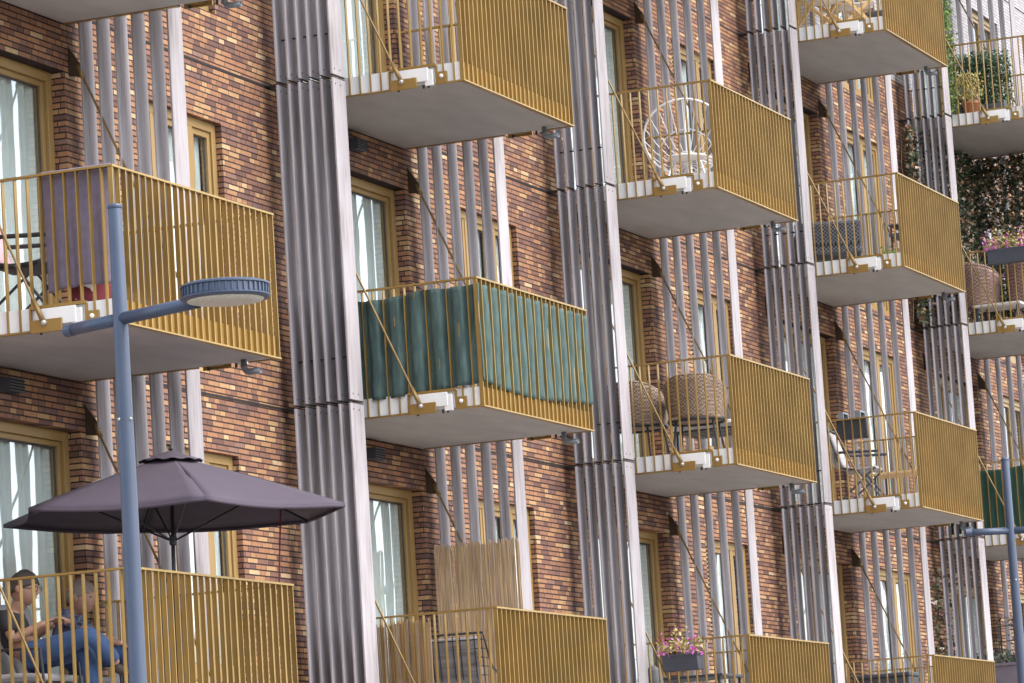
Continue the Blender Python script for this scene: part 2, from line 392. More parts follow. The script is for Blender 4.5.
for i, zj in enumerate((3.04, 6.04, 9.04, 12.04, 15.04)):
    MB().box(XL, XR, -.003, .001, zj-.012, zj+.012).build('movement_joint', M['joint'], bld)

def frame_ring(mb, x0, x1, z0, z1, w, y0, y1):
    mb.box(x0, x0+w, y0, y1, z0, z1); mb.box(x1-w, x1, y0, y1, z0, z1)
    mb.box(x0+w, x1-w, y0, y1, z1-w, z1); mb.box(x0+w, x1-w, y0, y1, z0, z0+w)
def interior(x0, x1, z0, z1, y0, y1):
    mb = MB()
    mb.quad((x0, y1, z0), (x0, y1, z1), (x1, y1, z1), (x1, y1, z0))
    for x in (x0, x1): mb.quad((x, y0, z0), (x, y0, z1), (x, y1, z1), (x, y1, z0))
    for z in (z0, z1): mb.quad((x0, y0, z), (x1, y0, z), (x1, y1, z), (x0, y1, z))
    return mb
def curtain(mb, x0, x1, y, z0, z1, amp=.03, per=.13, ph=0.0):
    n = max(6, int((x1-x0)/per*8))
    mb.sheet(lambda u, v: (x0+(x1-x0)*u, y+amp*math.sin((x1-x0)*u/per*2*PI+ph)*(1+.2*math.sin(9*u)), z0+(z1-z0)*v), n, 3)

# window prototype: origin at storey floor, x relative to the bay
def make_window(grille=True, ph=0.0):
    x0, x1, z0, z1, r = WIN if grille else WINF
    fr = MB(); frame_ring(fr, x0, x1, z0, z1, .085, r, r+.07)
    if grille: muls = [(4.40, 4.455), (5.105, 5.215)]
    else: muls = [(4.86, 4.985)]
    for a, b in muls: fr.box(a, b, r+.001, r+.069, z0+.085, z1-.085)
    w = fr.build('window', M['frame'], bld, bevel=.004)
    spans = []; e = x0+.085
    for a, b in muls: spans.append((e, a)); e = b
    spans.append((e, x1-.085))
    for i, (a, b) in enumerate(spans):
        if grille and i == 0:
            g = MB()
            for q in range(46):
                z = z0+.12+q*.05
                if z > z1-.12: break
                g.box(a, b, r+.018, r+.032, z, z+.022)
            g.box(a, a+.06, r+.010, r+.045, z0+.085, z1-.085); g.box(b-.055, b, r+.010, r+.045, z0+.085, z1-.085)
            g.build('ventilation_grille', M['frame'], w)
            MB().box(a, b, r+.055, r+.06, z0+.085, z1-.085).build('grille_backing', M['joint'], w)
            continue
        s = MB(); frame_ring(s, a, b, z0+.085, z1-.085, .055, r+.02, r+.085); s.build('sash', M['frame'], w, bevel=.003)
        gk = MB(); frame_ring(gk, a+.055, b-.055, z0+.14, z1-.14, .012, r+.045, r+.06); gk.build('gasket', M['gasket'], w)
        MB().box(a+.055, b-.055, r+.05, r+.056, z0+.14, z1-.14).build('pane', M['glass'], w)
        c = MB(); curtain(c, a+.04, b-.02, r+.125, z0+.02, z1-.03, .02, .11, ph+i); c.build('curtain', M['curtain'], w, smooth=True)
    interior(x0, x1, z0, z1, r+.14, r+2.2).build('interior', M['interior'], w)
    return w
def make_door():
    x0, x1, z0, z1, r = DOOR
    fr = MB(); frame_ring(fr, x0, x1, z0, z1, .085, r, r+.09)
    fr.box(1.42, 1.50, r+.001, r+.089, z0+.085, z1-.085)
    w = fr.build('door', M['frame'], bld, bevel=.004)
    for i, (a, b) in enumerate(((x0+.085, 1.42), (1.50, x1-.085))):
        s = MB(); frame_ring(s, a, b, z0+.085, z1-.085, .045, r+.035, r+.105); s.build('sash', M['frame'], w, bevel=.003)
        gk = MB(); frame_ring(gk, a+.045, b-.045, z0+.13, z1-.13, .014, r+.06, r+.075); gk.build('gasket', M['gasket'], w)
        MB().box(a+.045, b-.045, r+.065, r+.072, z0+.13, z1-.13).build('pane', M['glass'], w)
    h = MB().bar((1.475, r-.05, 1.0), (1.475, r-.05, 1.16), .022, .022); h.bar((1.475, r-.05, 1.08), (1.475, r+.01, 1.08), .02, .02); h.build('handle', M['steel'], w)
    c = MB(); curtain(c, x0+.05, x1-.03, r+.125, z0+.02, z1-.03, .030, .15)
    c.build('curtain', M['curtain'], w, smooth=True)
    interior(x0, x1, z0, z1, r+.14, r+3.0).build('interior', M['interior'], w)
    return w
wp, wq, dp = make_window(True), make_window(False), make_door()
used = set()
for k in range(NB):
    for j in range(4):
        for p in (wq if k >= 3 else wp, dp):
            c = p if p.name not in used else copy_tree(p, bld)
            used.add(p.name)
            c.location = (k*BAYW, 0, floor_z(j))

# wall lamps beside the balcony doors, under the slabs
lp = thing('wall_lamp', 'small dark square wall lamp', 'wall lamp', group='wall lamps by the balcony doors')
MB().box(-.115, .115, -.10, -.003, -.05, .06).build('housing', M['dark_plastic'], lp, bevel=.006)
lv = MB()
for q in range(4): lv.box(-.118, .118, -.106, -.099, -.040+q*.024, -.028+q*.024)
lv.build('louvre', M['joint'], lp)
lampspots = [(0, 0, 'small dark louvred wall lamp above the balcony door behind the mauve parasol'),
             (1, 1, 'small dark louvred wall lamp over the door of the green netted balcony'),
             (1, 0, 'small dark louvred wall lamp over the door of the reed screened balcony')]
for i, (k, j, lab) in enumerate(lampspots):
    c = lp if i == 0 else copy_tree(lp)
    c.location = (k*BAYW+1.53, 0, floor_z(j)+2.68); c['label'] = lab

# ------------------------------------------------------------------ balconies
def make_balcony():
    t = thing('balcony', 'balcony', 'balcony', group='golden balconies hung on the brick facade')
    W_, D_ = BALW, BALD
    MB().box(.035, W_-.035, -D_+.035, -.02, -.168, -.006).build('slab', M['concrete'], t, bevel=.006)
    MB().box(.018, .032, -D_+.018, -.03, -.155, .012).build('fascia', M['fascia'], t)
    MB().box(W_-.032, W_-.018, -D_+.06, -.03, -.155, .012).build('fascia', M['fascia'], t)
    MB().box(.034, W_-.034, -D_+.020, -D_+.033, -.160, .012).build('front_fascia', M['gold_dark'], t)
    # front railing
    fr = MB(); n = 27
    for i in range(n):
        x = .006 + (W_-.012)*i/(n-1)
        fr.box(x-.0055, x+.0055, -D_-.004, -D_+.034, -.160, .998)
    fr.box(-.004, W_+.012, -D_-.010, -D_+.040, -.174, -.162)
    fr = fr.build('front_railing', M['gold'], t)
    MB().box(-.006, W_+.012, -D_-.008, -D_+.046, 1.0, 1.016).build('handrail', M['gold'], fr)
    b0, b1 = -1.547, -1.084
    for side in (0, 1):
        s = MB()
        sx = (lambda x: x) if side == 0 else (lambda x: W_-x)
        i = 0
        y = -.047
        while y > -D_+.03:
            zb = .022 if b0 < y < b1 else -.160
            s.box(sx(-.004), sx(.016), y-.011, y+.011, zb, .998) if False else s.box(sx(-.006), sx(.036), y-.0045, y+.0045, zb, .998)
            y -= .1048
        s.box(sx(-.010), sx(.034), b1+.0, -.02, -.174, -.162); s.box(sx(-.010), sx(.034), -D_-.008, b0, -.174, -.162)
        s.box(sx(-.020), sx(.030), b0, b1, -.004, .020)
        s.box(sx(-.006), sx(.012), b1-.006, b1+.012, -.174, .0); s.box(sx(-.006), sx(.012), b0-.012, b0+.006, -.174, .0)
        so = s.build('side_railing', M['gold'], t)
        MB().box(sx(-.008), sx(.044), -D_-.006, -.02, 1.0, 1.016).build('handrail', M['gold'], so)
        # anchor of the tie rod
        a = MB().box(sx(-.052), sx(-.034), -1.366, -1.107, -.19, -.092)
        a.box(sx(.010), sx(-.034), -1.30, -1.17, -.17, -.11)
        ao = a.build('anchor_plate', M['gold_dark'], t, bevel=.003)
        q = MB().box(sx(-.030), sx(.017), -1.475, -1.135, -.135, -.008); q.box(sx(-.024), sx(.017), -1.52, -1.44, -.180, -.03)
        q.build('anchor_block', M['fascia'], ao, bevel=.004)
        MB().ball((sx(-.064), -1.223, -.118), .024, 10).build('bolt', M['bolt'], ao, smooth=True)
        for yy in (-1.17, -1.42, -1.47): MB().tube([(sx(-.01), yy, -.198), (sx(-.01), yy, -.165)], .012, 6).build('bolt', M['dark_metal'], ao)
        p2 = MB().box(sx(-.012), sx(.016), -1.652, -1.556, -.165, -.062).build('corner_plate', M['gold_dark'], t)
        MB().ball((sx(-.018), -1.604, -.105), .020, 8).build('bolt', M['fascia'], p2, smooth=True)
        # rod to the wall one storey up
        lo, hi = Vector((sx(-.062), -1.223, -.118)), Vector((sx(-.062), -.085, 2.485))
        d = (hi-lo)
        rd = MB().tube([lo, lo+d*.075, lo+d*.08, lo+d*.93, lo+d*.935, hi], .0105, 8)
        rd.tube([lo+d*.004, lo+d*.07], .021, 8); rd.tube([lo+d*.955, hi], .021, 8)
        ro = rd.build('tie_rod', M['rod'], t, smooth=True)
        MB().poly_prism([(-.004, 2.66), (-.004, 2.40), (-.10, 2.385), (-.135, 2.44), (-.105, 2.50)], 'x', sx(-.070), sx(-.054)).build('gusset_plate', M['bronze'], ro)
    # rainwater spout under the far front corner
    cpt = Vector((W_-.17, -1.575, -.17))
    pts = [cpt+Vector((0, 0, .02)), cpt+Vector((0, 0, -.050))]
    for i in range(7):
        a = PI/2*i/6; pts.append(cpt+Vector((0, -.05*(1-math.cos(a)), -.050-.05*math.sin(a))))
    pts.append(cpt+Vector((.0, -.145, -.100)))
    sp_ = MB().tube(pts, .026, 10, False).build('rain_spout', M['steel'], t, smooth=True)
    sp_.modifiers.new('solid', 'SOLIDIFY').thickness = .004
    return t
BAL = {
 (0,2): 'golden balcony cut off at the top left corner, only its grey soffit showing',
 (0,1): 'golden balcony with a mauve towel hung inside its rail, behind the near street lamp head',
 (0,0): 'golden balcony with two seated people under the mauve parasol',
 (1,3): 'golden balcony above the frame, over the second bay from the left',
 (1,2): 'empty golden balcony cut by the top edge, above the one wrapped in green netting',
 (1,1): 'golden balcony wrapped in green shade netting, between two timber screens',
 (1,0): 'golden balcony with reed matting and a black wire chair',
 (2,3): 'golden balcony above the frame, over the third bay from the left',
 (2,2): 'golden balcony holding a white round wire chair',
 (2,1): 'golden balcony holding two brown rattan armchairs',
 (2,0): 'golden balcony with pink flowers in a black box hung on its rail',
 (3,4): 'golden balcony above the frame, over the fourth bay from the left',
 (3,3): 'golden balcony with light wooden folding chairs, cut by the top edge',
 (3,2): 'golden balcony with black wicker seat on it, below the wooden folding chairs',
 (3,1): 'golden balcony with dark planter on its inner rail and a tubular folding chair',
 (3,0): 'golden balcony with a dark blue grey storage box, at the bottom edge',
 (4,4): 'golden balcony cut by the top right corner, only its soffit showing',
 (4,3): 'golden balcony full of green shrubs and a terracotta pot at the right edge',
 (4,2): 'golden balcony with pinkish wicker chairs below the ivy wall',
 (4,1): 'golden balcony with bright green netting behind the far street lamp post',
}
proto = make_balcony()
first = True
for (k, j), lab in BAL.items():
    c = proto if first else copy_tree(proto)
    first = False
    c.location = (k*BAYW, 0, floor_z(j)); c['label'] = lab

# ------------------------------------------------------------------ timber screens
def make_screen(boards, label, group, z_segs, sets, x0, width):
    t = thing('timber_screen', label, 'timber screen', (x0, 0, 0), group=group)
    return t
SEG = [(0.06, 3.04), (3.04, 6.04), (6.04, 9.04), (9.04, 12.04), (12.04, 15.04), (15.04, 16.5)]
board_cache = {}
def board_mesh(w, th, h):
    key = (w, th, round(h, 3))
    if key not in board_cache:
        me = bpy.data.meshes.new('board'); bm = bmesh.new()
        bmesh.ops.create_cube(bm, size=1)
        bmesh.ops.scale(bm, vec=(w, th, h), verts=bm.verts); bmesh.ops.translate(bm, vec=(w/2, 0, h/2), verts=bm.verts)
        bmesh.ops.bevel(bm, geom=[e for e in bm.edges], offset=.003, segments=1, affect='EDGES')
        bm.to_mesh(me); bm.free(); me.materials.append(M['timber']); board_cache[key] = me
    return board_cache[key]
def add_board(t, x, y, z0, z1, w, th, rz, seed):
    rr = random.Random(seed)
    o = bpy.data.objects.new('board', board_mesh(w, th, z1-z0-.010)); COL.objects.link(o); o.parent = t
    o.location = (x, y+rr.uniform(-.004, .004), z0+.005); o.rotation_euler = (0, 0, rz+rr.uniform(-.012, .012))
    return o
near_labels = ['close set weathered timber screen right of the nearest street lamp head, leftmost of the four',
               'close set weathered timber screen between the green netted balcony and the rattan chair balcony',
               'close set weathered timber screen left of the black wicker balcony',
               'close set weathered timber screen with ivy behind it, rightmost of the four']
far_labels = ['open row of timber boards behind the two leftmost balconies',
              'open row of timber boards behind the green netted balcony',
              'open row of timber boards behind the rattan armchair balcony',
              'open row of timber boards behind the wooden folding chair balcony',
              'open row of timber boards behind the shrub filled balcony at the right edge']
for k in range(4):
    t = thing('timber_screen', near_labels[k], 'timber screen', ((k+1)*BAYW-.455, 0, 0), group='close set timber screens between the bays')
    for si, (a, b) in enumerate(SEG):
        for i in range(6):
            add_board(t, 0, -.152-.110*i, a, b, .200 if i < 5 else .265, .020, -.03, k*1000+si*10+i)
        fx = MB()
        fx.box(.114, .126, -.69, -.16, a+.41, a+.425)
        fx.build('fixing_bar', M['dark_metal'], t)
    for zj in (3.04, 6.04, 9.04, 12.04, 15.04): MB().box(.06, .18, -.13, -.004, zj-.006, zj+.006).build('wall_bracket', M['dark_metal'], t)
for k in range(5):
    t = thing('timber_screen', far_labels[k], 'timber screen', (k*BAYW+2.815, 0, 0), group='open timber screens beside the balconies')
    for si, (a, b) in enumerate(SEG):
        for i in range(6):
            add_board(t, 0, -.125-.1630*i, a, b, .200 if i < 5 else .225, .018, -.06, 5000+k*1000+si*10+i)
        fx = MB()
        fx.box(.11, .13, -.93, -.003, a+.10, a+.12)
        fx.build('fixing_bar', M['dark_metal'], t)
# ------------------------------------------------------------------ street lamps
def street_lamp(base, ang, head, lab):
    t = thing('street_lamp', lab, 'street lamp', (base[0], base[1], 0), ang, group='blue grey street lamps along the pavement')
    MB().tube([(0, 0, .0), (0, 0, 1.2), (0, 0, 4.2), (0, 0, 5.0), (0, 0, 6.03), (0, 0, 6.05)], .062, 20, True, .040).build('post', M['lamp_blue'], t, smooth=False).data.polygons.foreach_set('use_smooth', [True]*200)
    p = MB().lathe([(.048, -.012), (.050, 0), (.044, .012), (.02, .02)], (0, 0, 6.05), 20).build('post_cap', M['lamp_blue'], t)
    for p_ in ((-.052, 0, 4.68), (.052, 0, 4.68), (0, -.052, 4.68)): MB().ball(p_, .012, 8).build('set_screw', M['bolt'], t)
    za = 5.325 if head else 5.24
    ar = MB(); ar.tube([(-.52, 0, za), (0, 0, za)], .040, 14); ar.tube([(0, 0, za), (.74, 0, za)], .040, 14)
    a = ar.build('arm', M['lamp_blue'], t); a.data.polygons.foreach_set('use_smooth', [len(p.vertices) == 4 for p in a.data.polygons])
    MB().tube([(-.53, 0, za), (-.46, 0, za)], .043, 14).build('arm_sleeve', M['lamp_blue'], a)
    if head:
        c = (1.0, 0, za+.02)
        hd = MB().lathe([(.20, -.046), (.268, -.043), (.280, -.033), (.280, -.028), (.266, -.02), (.266, .03), (.280, .036), (.280, .046), (.25, .058), (.1, .07), (.0, .072)], c, 48)
        ho = hd.build('lamp_head', M['lamp_blue'], t)
        fin_me = None
        for q in range(44):
            an = 2*PI*q/44; d = Vector((math.cos(an), math.sin(an), 0)); s = Vector((-d.y, d.x, 0))
            if fin_me is None: fin_me = MB().box(-.009, .009, -.005, .005, -.021, .031).build('cooling_fin', M['lamp_blue'], ho); fo_ = fin_me
            else: fo_ = fin_me.copy(); COL.objects.link(fo_)
            fo_.location = Vector(c)+d*.266; fo_.rotation_euler = (0, 0, an)
        MB().lathe([(.0, -.064), (.15, -.062), (.235, -.052), (.24, -.046)], c, 40).build('lens', M['lens'], ho, smooth=True)
    return t
street_lamp((-3.655, -3.72), math.radians(-112), True, 'blue grey street lamp with a round flat head near the mauve towel')
street_lamp((17.67, -3.80), math.radians(-58), False, 'blue grey street lamp post without visible head, by the right edge')

# ------------------------------------------------------------------ parasol on the lowest left balcony
UX, UY = 1.6, -1.33
ub = Vector((UX, UY, floor_z(0)))
par = thing('parasol', 'open mauve hexagonal parasol standing on the lowest left balcony', 'parasol', ub)
par.rotation_euler = (math.radians(1.5), 0, 0)
ap, rimz, R6 = 2.0, 1.545, 1.405
def hexpt(i, r, z):
    a = math.radians(-83+60*i); return Vector((r*math.cos(a), r*math.sin(a), z))
cv = MB()
for i in range(6):
    a0, a1 = hexpt(i, R6, rimz), hexpt(i+1, R6, rimz); top = Vector((0, 0, ap))
    def pan(u, v, a0=a0, a1=a1):
        e = a0.lerp(a1, u); p = top.lerp(e, v)
        s = math.sin(PI*u)*v
        p.z -= .035*math.sin(PI*v)*0 + .030*s*v; q = Vector((p.x, p.y, 0)); 
        if v > 0: p.x -= p.x*.055*math.sin(PI*u)*v; p.y -= p.y*.055*math.sin(PI*u)*v
        p.z += .012*math.sin(PI*v)
        return p
    cv.sheet(pan, 12, 10)
can = cv.build('canopy', M['parasol'], par, smooth=True, solid=.004)
hm = MB()
for i in range(6):
    a0, a1 = hexpt(i, R6, rimz), hexpt(i+1, R6, rimz)
    hm.sheet(lambda u, v, a0=a0, a1=a1: (lambda e: Vector((e.x*(1-.055*math.sin(PI*u)), e.y*(1-.055*math.sin(PI*u)), e.z-.030*math.sin(PI*u)-.028*v)))(a0.lerp(a1, u)), 12, 1)
hm.build('hem', M['parasol'], can, smooth=True, solid=.003)
vc = MB()
vc.sheet(lambda u, v: (lambda a, r: Vector((r*math.cos(a), r*math.sin(a), ap+.035-.080*v+(.006*math.cos(24*u*PI) if v > .9 else 0))))(2*PI*u, .02+.23*v), 96, 6)
vc.build('vent_cap', M['parasol'], can, smooth=True, solid=.004)
MB().lathe([(.012, 0), (.020, .012), (.004, .03)], (0, 0, ap+.04), 10).build('finial', M['dark_metal'], par)
MB().tube([(0, 0, .02), (0, 0, ap+.03)], .016, 12).build('pole', M['dark_metal'], par, smooth=True)
MB().lathe([(.25, 0), (.26, .02), (.24, .06), (.05, .09), (.035, .22)], (0, 0, .0), 24).build('base', M['dark_metal'], par)
MB().lathe([(.022, -.04), (.030, -.03), (.030, .03), (.022, .04)], (0, 0, 1.34), 12).build('runner', M['dark_metal'], par)
for i in range(6):
    rb = MB().tube([(0, 0, ap-.01), hexpt(i, R6*.5, (ap+rimz)/2+.012), hexpt(i, R6-.02, rimz-.012)], .008, 6).build('rib', M['dark_metal'], par)
    MB().tube([(0, 0, 1.33), hexpt(i, R6*.62, ap+(rimz-ap)*.62-.004)], .008, 6).build('strut', M['dark_metal'], rb)
MB().tube([hexpt(1, R6*.8, 1.64), hexpt(1, R6*.8, 1.64).lerp(Vector((BALW-UX-.2, -BALD-UY+.05, 1.0)), 1)], .007, 6).build('tether_cord', M['maroon'], par)

# ------------------------------------------------------------------ people
def skin_body(name, joints, edges, mat, parent, root=0, sub=2):
    me = bpy.data.meshes.new(name)
    me.from_pydata([tuple(j[0]) for j in joints], edges, [])
    o = bpy.data.objects.new(name, me); COL.objects.link(o)
    sk = o.modifiers.new('skin', 'SKIN'); sk.use_smooth_shade = True
    if not me.skin_vertices: me.attributes  # the modifier adds the layer
    for i, j in enumerate(joints):
        r = j[1] if isinstance(j[1], tuple) else (j[1], j[1])
        me.skin_vertices[0].data[i].radius = r
        me.skin_vertices[0].data[i].use_root = (i == root)
    s = o.modifiers.new('sub', 'SUBSURF'); s.levels = sub; s.render_levels = sub
    dg = bpy.context.evaluated_depsgraph_get(); ev = o.evaluated_get(dg)
    nm = bpy.data.meshes.new_from_object(ev); o.modifiers.clear(); o.data = nm; nm.name = name
    nm.materials.clear(); nm.materials.append(mat)
    nm.polygons.foreach_set('use_smooth', [True]*len(nm.polygons))
    if parent: o.parent = parent
    return o
def join_into(o, others):
    bm = bmesh.new(); bm.from_mesh(o.data)
    for q in others:
        bm.from_mesh(q.data)
    bm.to_mesh(o.data); bm.free()
    o.data.polygons.foreach_set('use_smooth', [True]*len(o.data.polygons))
    for q in others: bpy.data.objects.remove(q)
def head_mesh(c, face, up=Vector((0, 0, 1)), size=.118):
    """ellipsoid head with brow, nose, chin and ears, as skull-shaped sheet"""
    f = face.normalized(); r = f.cross(up).normalized(); u = r.cross(f)
    mb = MB(); nu, nv = 28, 22
    def pt(a, b):
        th, ph = PI*b, 2*PI*a
        x, y, z = math.sin(th)*math.sin(ph), math.sin(th)*math.cos(ph), -math.cos(th)
        px, py, pz = x*.78, y*.95, z*1.12
        if z < -.1 : px *= 1-.28*(-z-.1); py = py*(1-.10*(-z)) + .10*max(0, y)*(-z)
        if y > 0:
            g = math.exp(-((x/.16)**2))
            py += .24*g*math.exp(-((z+.12)/.15)**2) + .07*g*math.exp(-((z+.52)/.09)**2) + .07*g*math.exp(-((z+.82)/.13)**2)
            py += .05*math.exp(-((z-.16)/.09)**2)*math.exp(-(x/.5)**2) - .07*math.exp(-((z-.02)/.10)**2)*math.exp(-(((abs(x)-.34)/.14)**2))
        return c + (r*px + f*py + u*pz)*size
    mb.sheet(pt, nu, nv)
    for s in (-1, 1):
        e = c + (r*(.80*s) + f*(-.08) + u*(-.05))*size
        mb.ball(e, .026, 8, (.55, 1.0, 1.3))
    return mb, (f, r, u)
def make_hand(root, d, up, parent_list, r=.0085):
    d = d.normalized(); side = d.cross(up).normalized(); up2 = side.cross(d)
    outs = []
    palm = MB(); 
    j = [(root, (.024, .017)), (root+d*.045, (.036, .015)), (root+d*.085, (.038, .013))]
    outs.append(skin_body('hand', j, [(0, 1), (1, 2)], M['skin'], None, 0, 1))
    for q, (off, L) in enumerate(((-.030, .070), (-.010, .078), (.010, .074), (.029, .058))):
        p0 = root+d*.07+side*off; p1 = root+d*.092+side*off*1.1; p2 = p1+d*L*.5-up2*.012; p3 = p2+d*L*.32-up2*.028; p4 = p3+d*L*.1-up2*.026
        outs.append(skin_body('finger', [(p0, r), (p1, r), (p2, r*.95), (p3, r*.85), (p4, r*.7)], [(0, 1), (1, 2), (2, 3), (3, 4)], M['skin'], None, 0, 1))
    p0 = root+d*.03-side*.02; p1 = p0-side*.028+d*.022-up2*.008; p2 = p1+d*.034-side*.006-up2*.014; p3 = p2+d*.022-up2*.012
    outs.append(skin_body('thumb', [(p0, .012), (p1, r*1.15), (p2, r), (p3, r*.75)], [(0, 1), (1, 2), (2, 3)], M['skin'], None, 0, 1))
    return outs
def person(label, J, face, hair_mat, shirt_mat, short_sleeve=True, glasses=False):
    """J: dict of joints in world space"""
    t = thing('person', label, 'person', (J['hip'].x, J['hip'].y, floor_z(0)), group='people seated under the parasol')
    o0 = Vector(t.location); P = {k: v-o0 for k, v in J.items()}
    f = face.normalized(); r = f.cross(Vector((0, 0, 1))).normalized()
    js, es = [], []
    def add(p, rad, prev=None):
        js.append((p, rad)); 
        if prev is not None: es.append((prev, len(js)-1))
        return len(js)-1
    hip = add(P['hip'], (.135, .11)); waist = add(P['hip'].lerp(P['chest'], .5), (.125, .10), hip); ch = add(P['chest'], (.145, .105), waist)
    nk = add(P['neck'], (.062, .062), ch); add(P['head']-Vector((0, 0, .06))+f*.005, (.058, .06), nk)
    for s in ('l', 'r'):
        sh = add(P['sh_'+s], (.056, .056), ch); el = add(P['el_'+s], (.041, .041), sh); fa_ = add(P['el_'+s].lerp(P['wr_'+s], .4), (.038, .038), el); add(P['wr_'+s], (.025, .022), fa_)
        hp = add(P['hp_'+s], (.095, .095), hip); kn = add(P['kn_'+s], (.062, .062), hp); cf = add(P['kn_'+s].lerp(P['an_'+s], .35), (.056, .056), kn); add(P['an_'+s], (.036, .036), cf)
    body = skin_body('body', js, es, M['skin'], t, 0, 2)
    extras = []
    hd, (hf, hr, hu) = head_mesh(P['head'], face)
    extras.append(hd.build('head', M['skin'], None, True))
    for s in ('l', 'r'):
        d = P['ha_'+s]-P['wr_'+s]; extras += make_hand(P['wr_'+s], d, Vector((0, 0, 1)), None)
    join_into(body, extras)
    # clothing
    js, es = [], []
    hip = add(P['hip']+Vector((0, 0, .02)), (.15, .125)); waist = add(P['hip'].lerp(P['chest'], .5), (.142, .115), hip); ch = add(P['chest'], (.158, .118), waist); add(P['neck'].lerp(P['chest'], .25), (.078, .075), ch)
    for s in ('l', 'r'):
        sh = add(P['sh_'+s], (.070, .070), ch); add(P['sh_'+s].lerp(P['el_'+s], .72), (.064, .064), sh)
    skin_body('shirt', js, es, shirt_mat, t, 0, 2)
    js, es = [], []
    hip = add(P['hip'], (.155, .13))
    for s in ('l', 'r'):
        hp = add(P['hp_'+s], (.108, .108), hip); kn = add(P['kn_'+s], (.080, .080), hp); cf = add(P['kn_'+s].lerp(P['an_'+s], .4), (.074, .074), kn); add(P['kn_'+s].lerp(P['an_'+s], .93), (.062, .062), cf)
    skin_body('trousers', js, es, M['jeans'], t, 0, 2)
    for s in ('l', 'r'):
        d = (P['toe_'+s]-P['an_'+s]); 
        skin_body('shoe', [(P['an_'+s]-d.normalized()*.04-Vector((0, 0, .03)), (.042, .046)), (P['an_'+s].lerp(P['toe_'+s], .5)-Vector((0, 0, .02)), (.046, .036)), (P['toe_'+s], (.040, .026))], [(0, 1), (1, 2)], M['shoe'], t, 0, 2)
    # hair: a cap over the top and back of the head
    c = P['head']; hm_ = MB(); S = .118
    def hp_(a, b):
        ph = 2*PI*a; lim = .40 + .24*(.5-.5*math.cos(ph))    # front short, back long
        th = PI*(1-b*lim)
        x, y, z = math.sin(th)*math.sin(ph), math.sin(th)*math.cos(ph), -math.cos(th)
        w = 1.07+.02*math.sin(23*a)+.02*math.sin(37*a+9*b)
        return c + (hr*x*.80 + hf*y*.96 + hu*z*1.13)*S*w
    hm_.sheet(hp_, 40, 10); hm_.build('hair', hair_mat, t, True, solid=.006)
    ey = MB()
    for s in (-1, 1): ey.ball(c+(hr*.30*s+hf*.80+hu*.03)*S, .0125, 8, (1, 1, .6))
    ey.build('eyes', M['eye'], t, True)
    MB().sheet(lambda u, v: c+(hr*(.5*(u-.5))+hf*(.985-.25*(u-.5)**2)+hu*(-.53+.05*(v-.5)))*S, 8, 2).build('mouth', M['lip'], t, True, solid=.004)
    if glasses:
        g = MB()
        for s in (-1, 1):
            g.tube([c+(hr*(.32*s+.22*math.cos(q*PI/6))+hf*1.0+hu*(.04+.18*math.sin(q*PI/6)))*S for q in range(13)], .0028, 5)
            g.tube([c+(hr*.54*s+hf*.98+hu*.06)*S, c+(hr*.82*s+hf*.1+hu*.04)*S], .003, 5)
        g.build('glasses', M['dark_metal'], t)
    return t
def PX(px, py, x): return at_x(px, py, x)
F0 = floor_z(0)
x1 = .62
J1 = dict(hip=PX(24, 656, x1), chest=PX(10, 628, x1), neck=PX(14, 612, x1), head=PX(24, 589, x1),
          sh_l=PX(6, 617, x1-.17), el_l=PX(12, 640, x1-.19), wr_l=PX(46, 622, x1-.10), ha_l=PX(57, 618, x1-.06),
          sh_r=PX(16, 620, x1+.17), el_r=PX(26, 642, x1+.19), wr_r=PX(54, 624, x1+.06), ha_r=PX(66, 617, x1+.02),
          hp_l=PX(34, 655, x1-.09), kn_l=PX(92, 634, x1-.06), an_l=PX(118, 665, x1+.10), toe_l=PX(134, 676, x1+.12),
          hp_r=PX(36, 658, x1+.09), kn_r=PX(86, 650, x1+.08), an_r=PX(96, 698, x1+.08), toe_r=PX(112, 701, x1+.08))
person('seated person in black t-shirt, jeans and glasses, legs crossed, nearer the door', J1, Vector((.10, -1, -.12)), M['hair_dark'], M['shirt_black'], glasses=True)
x2 = 1.32
J2 = dict(hip=PX(66, 654, x2), chest=PX(66, 626, x2), neck=PX(72, 613, x2), head=PX(81, 598, x2),
          sh_l=PX(66, 617, x2-.17), el_l=PX(92, 636, x2-.20), wr_l=PX(122, 644, x2-.14), ha_l=PX(134, 650, x2-.12),
          sh_r=PX(78, 620, x2+.17), el_r=PX(98, 642, x2+.19), wr_r=PX(124, 648, x2+.12), ha_r=PX(136, 652, x2+.08),
          hp_l=PX(76, 657, x2-.09), kn_l=PX(128, 652, x2-.10), an_l=PX(132, 694, x2-.10), toe_l=PX(148, 697, x2-.10),
          hp_r=PX(78, 658, x2+.09), kn_r=PX(130, 655, x2+.10), an_r=PX(136, 695, x2+.10), toe_r=PX(150, 697, x2+.10))
person('seated person in navy patterned shirt looking out past the rail, beside the street lamp post', J2, Vector((.06, -1, -.05)), M['hair_grey'], M['shirt_navy'])

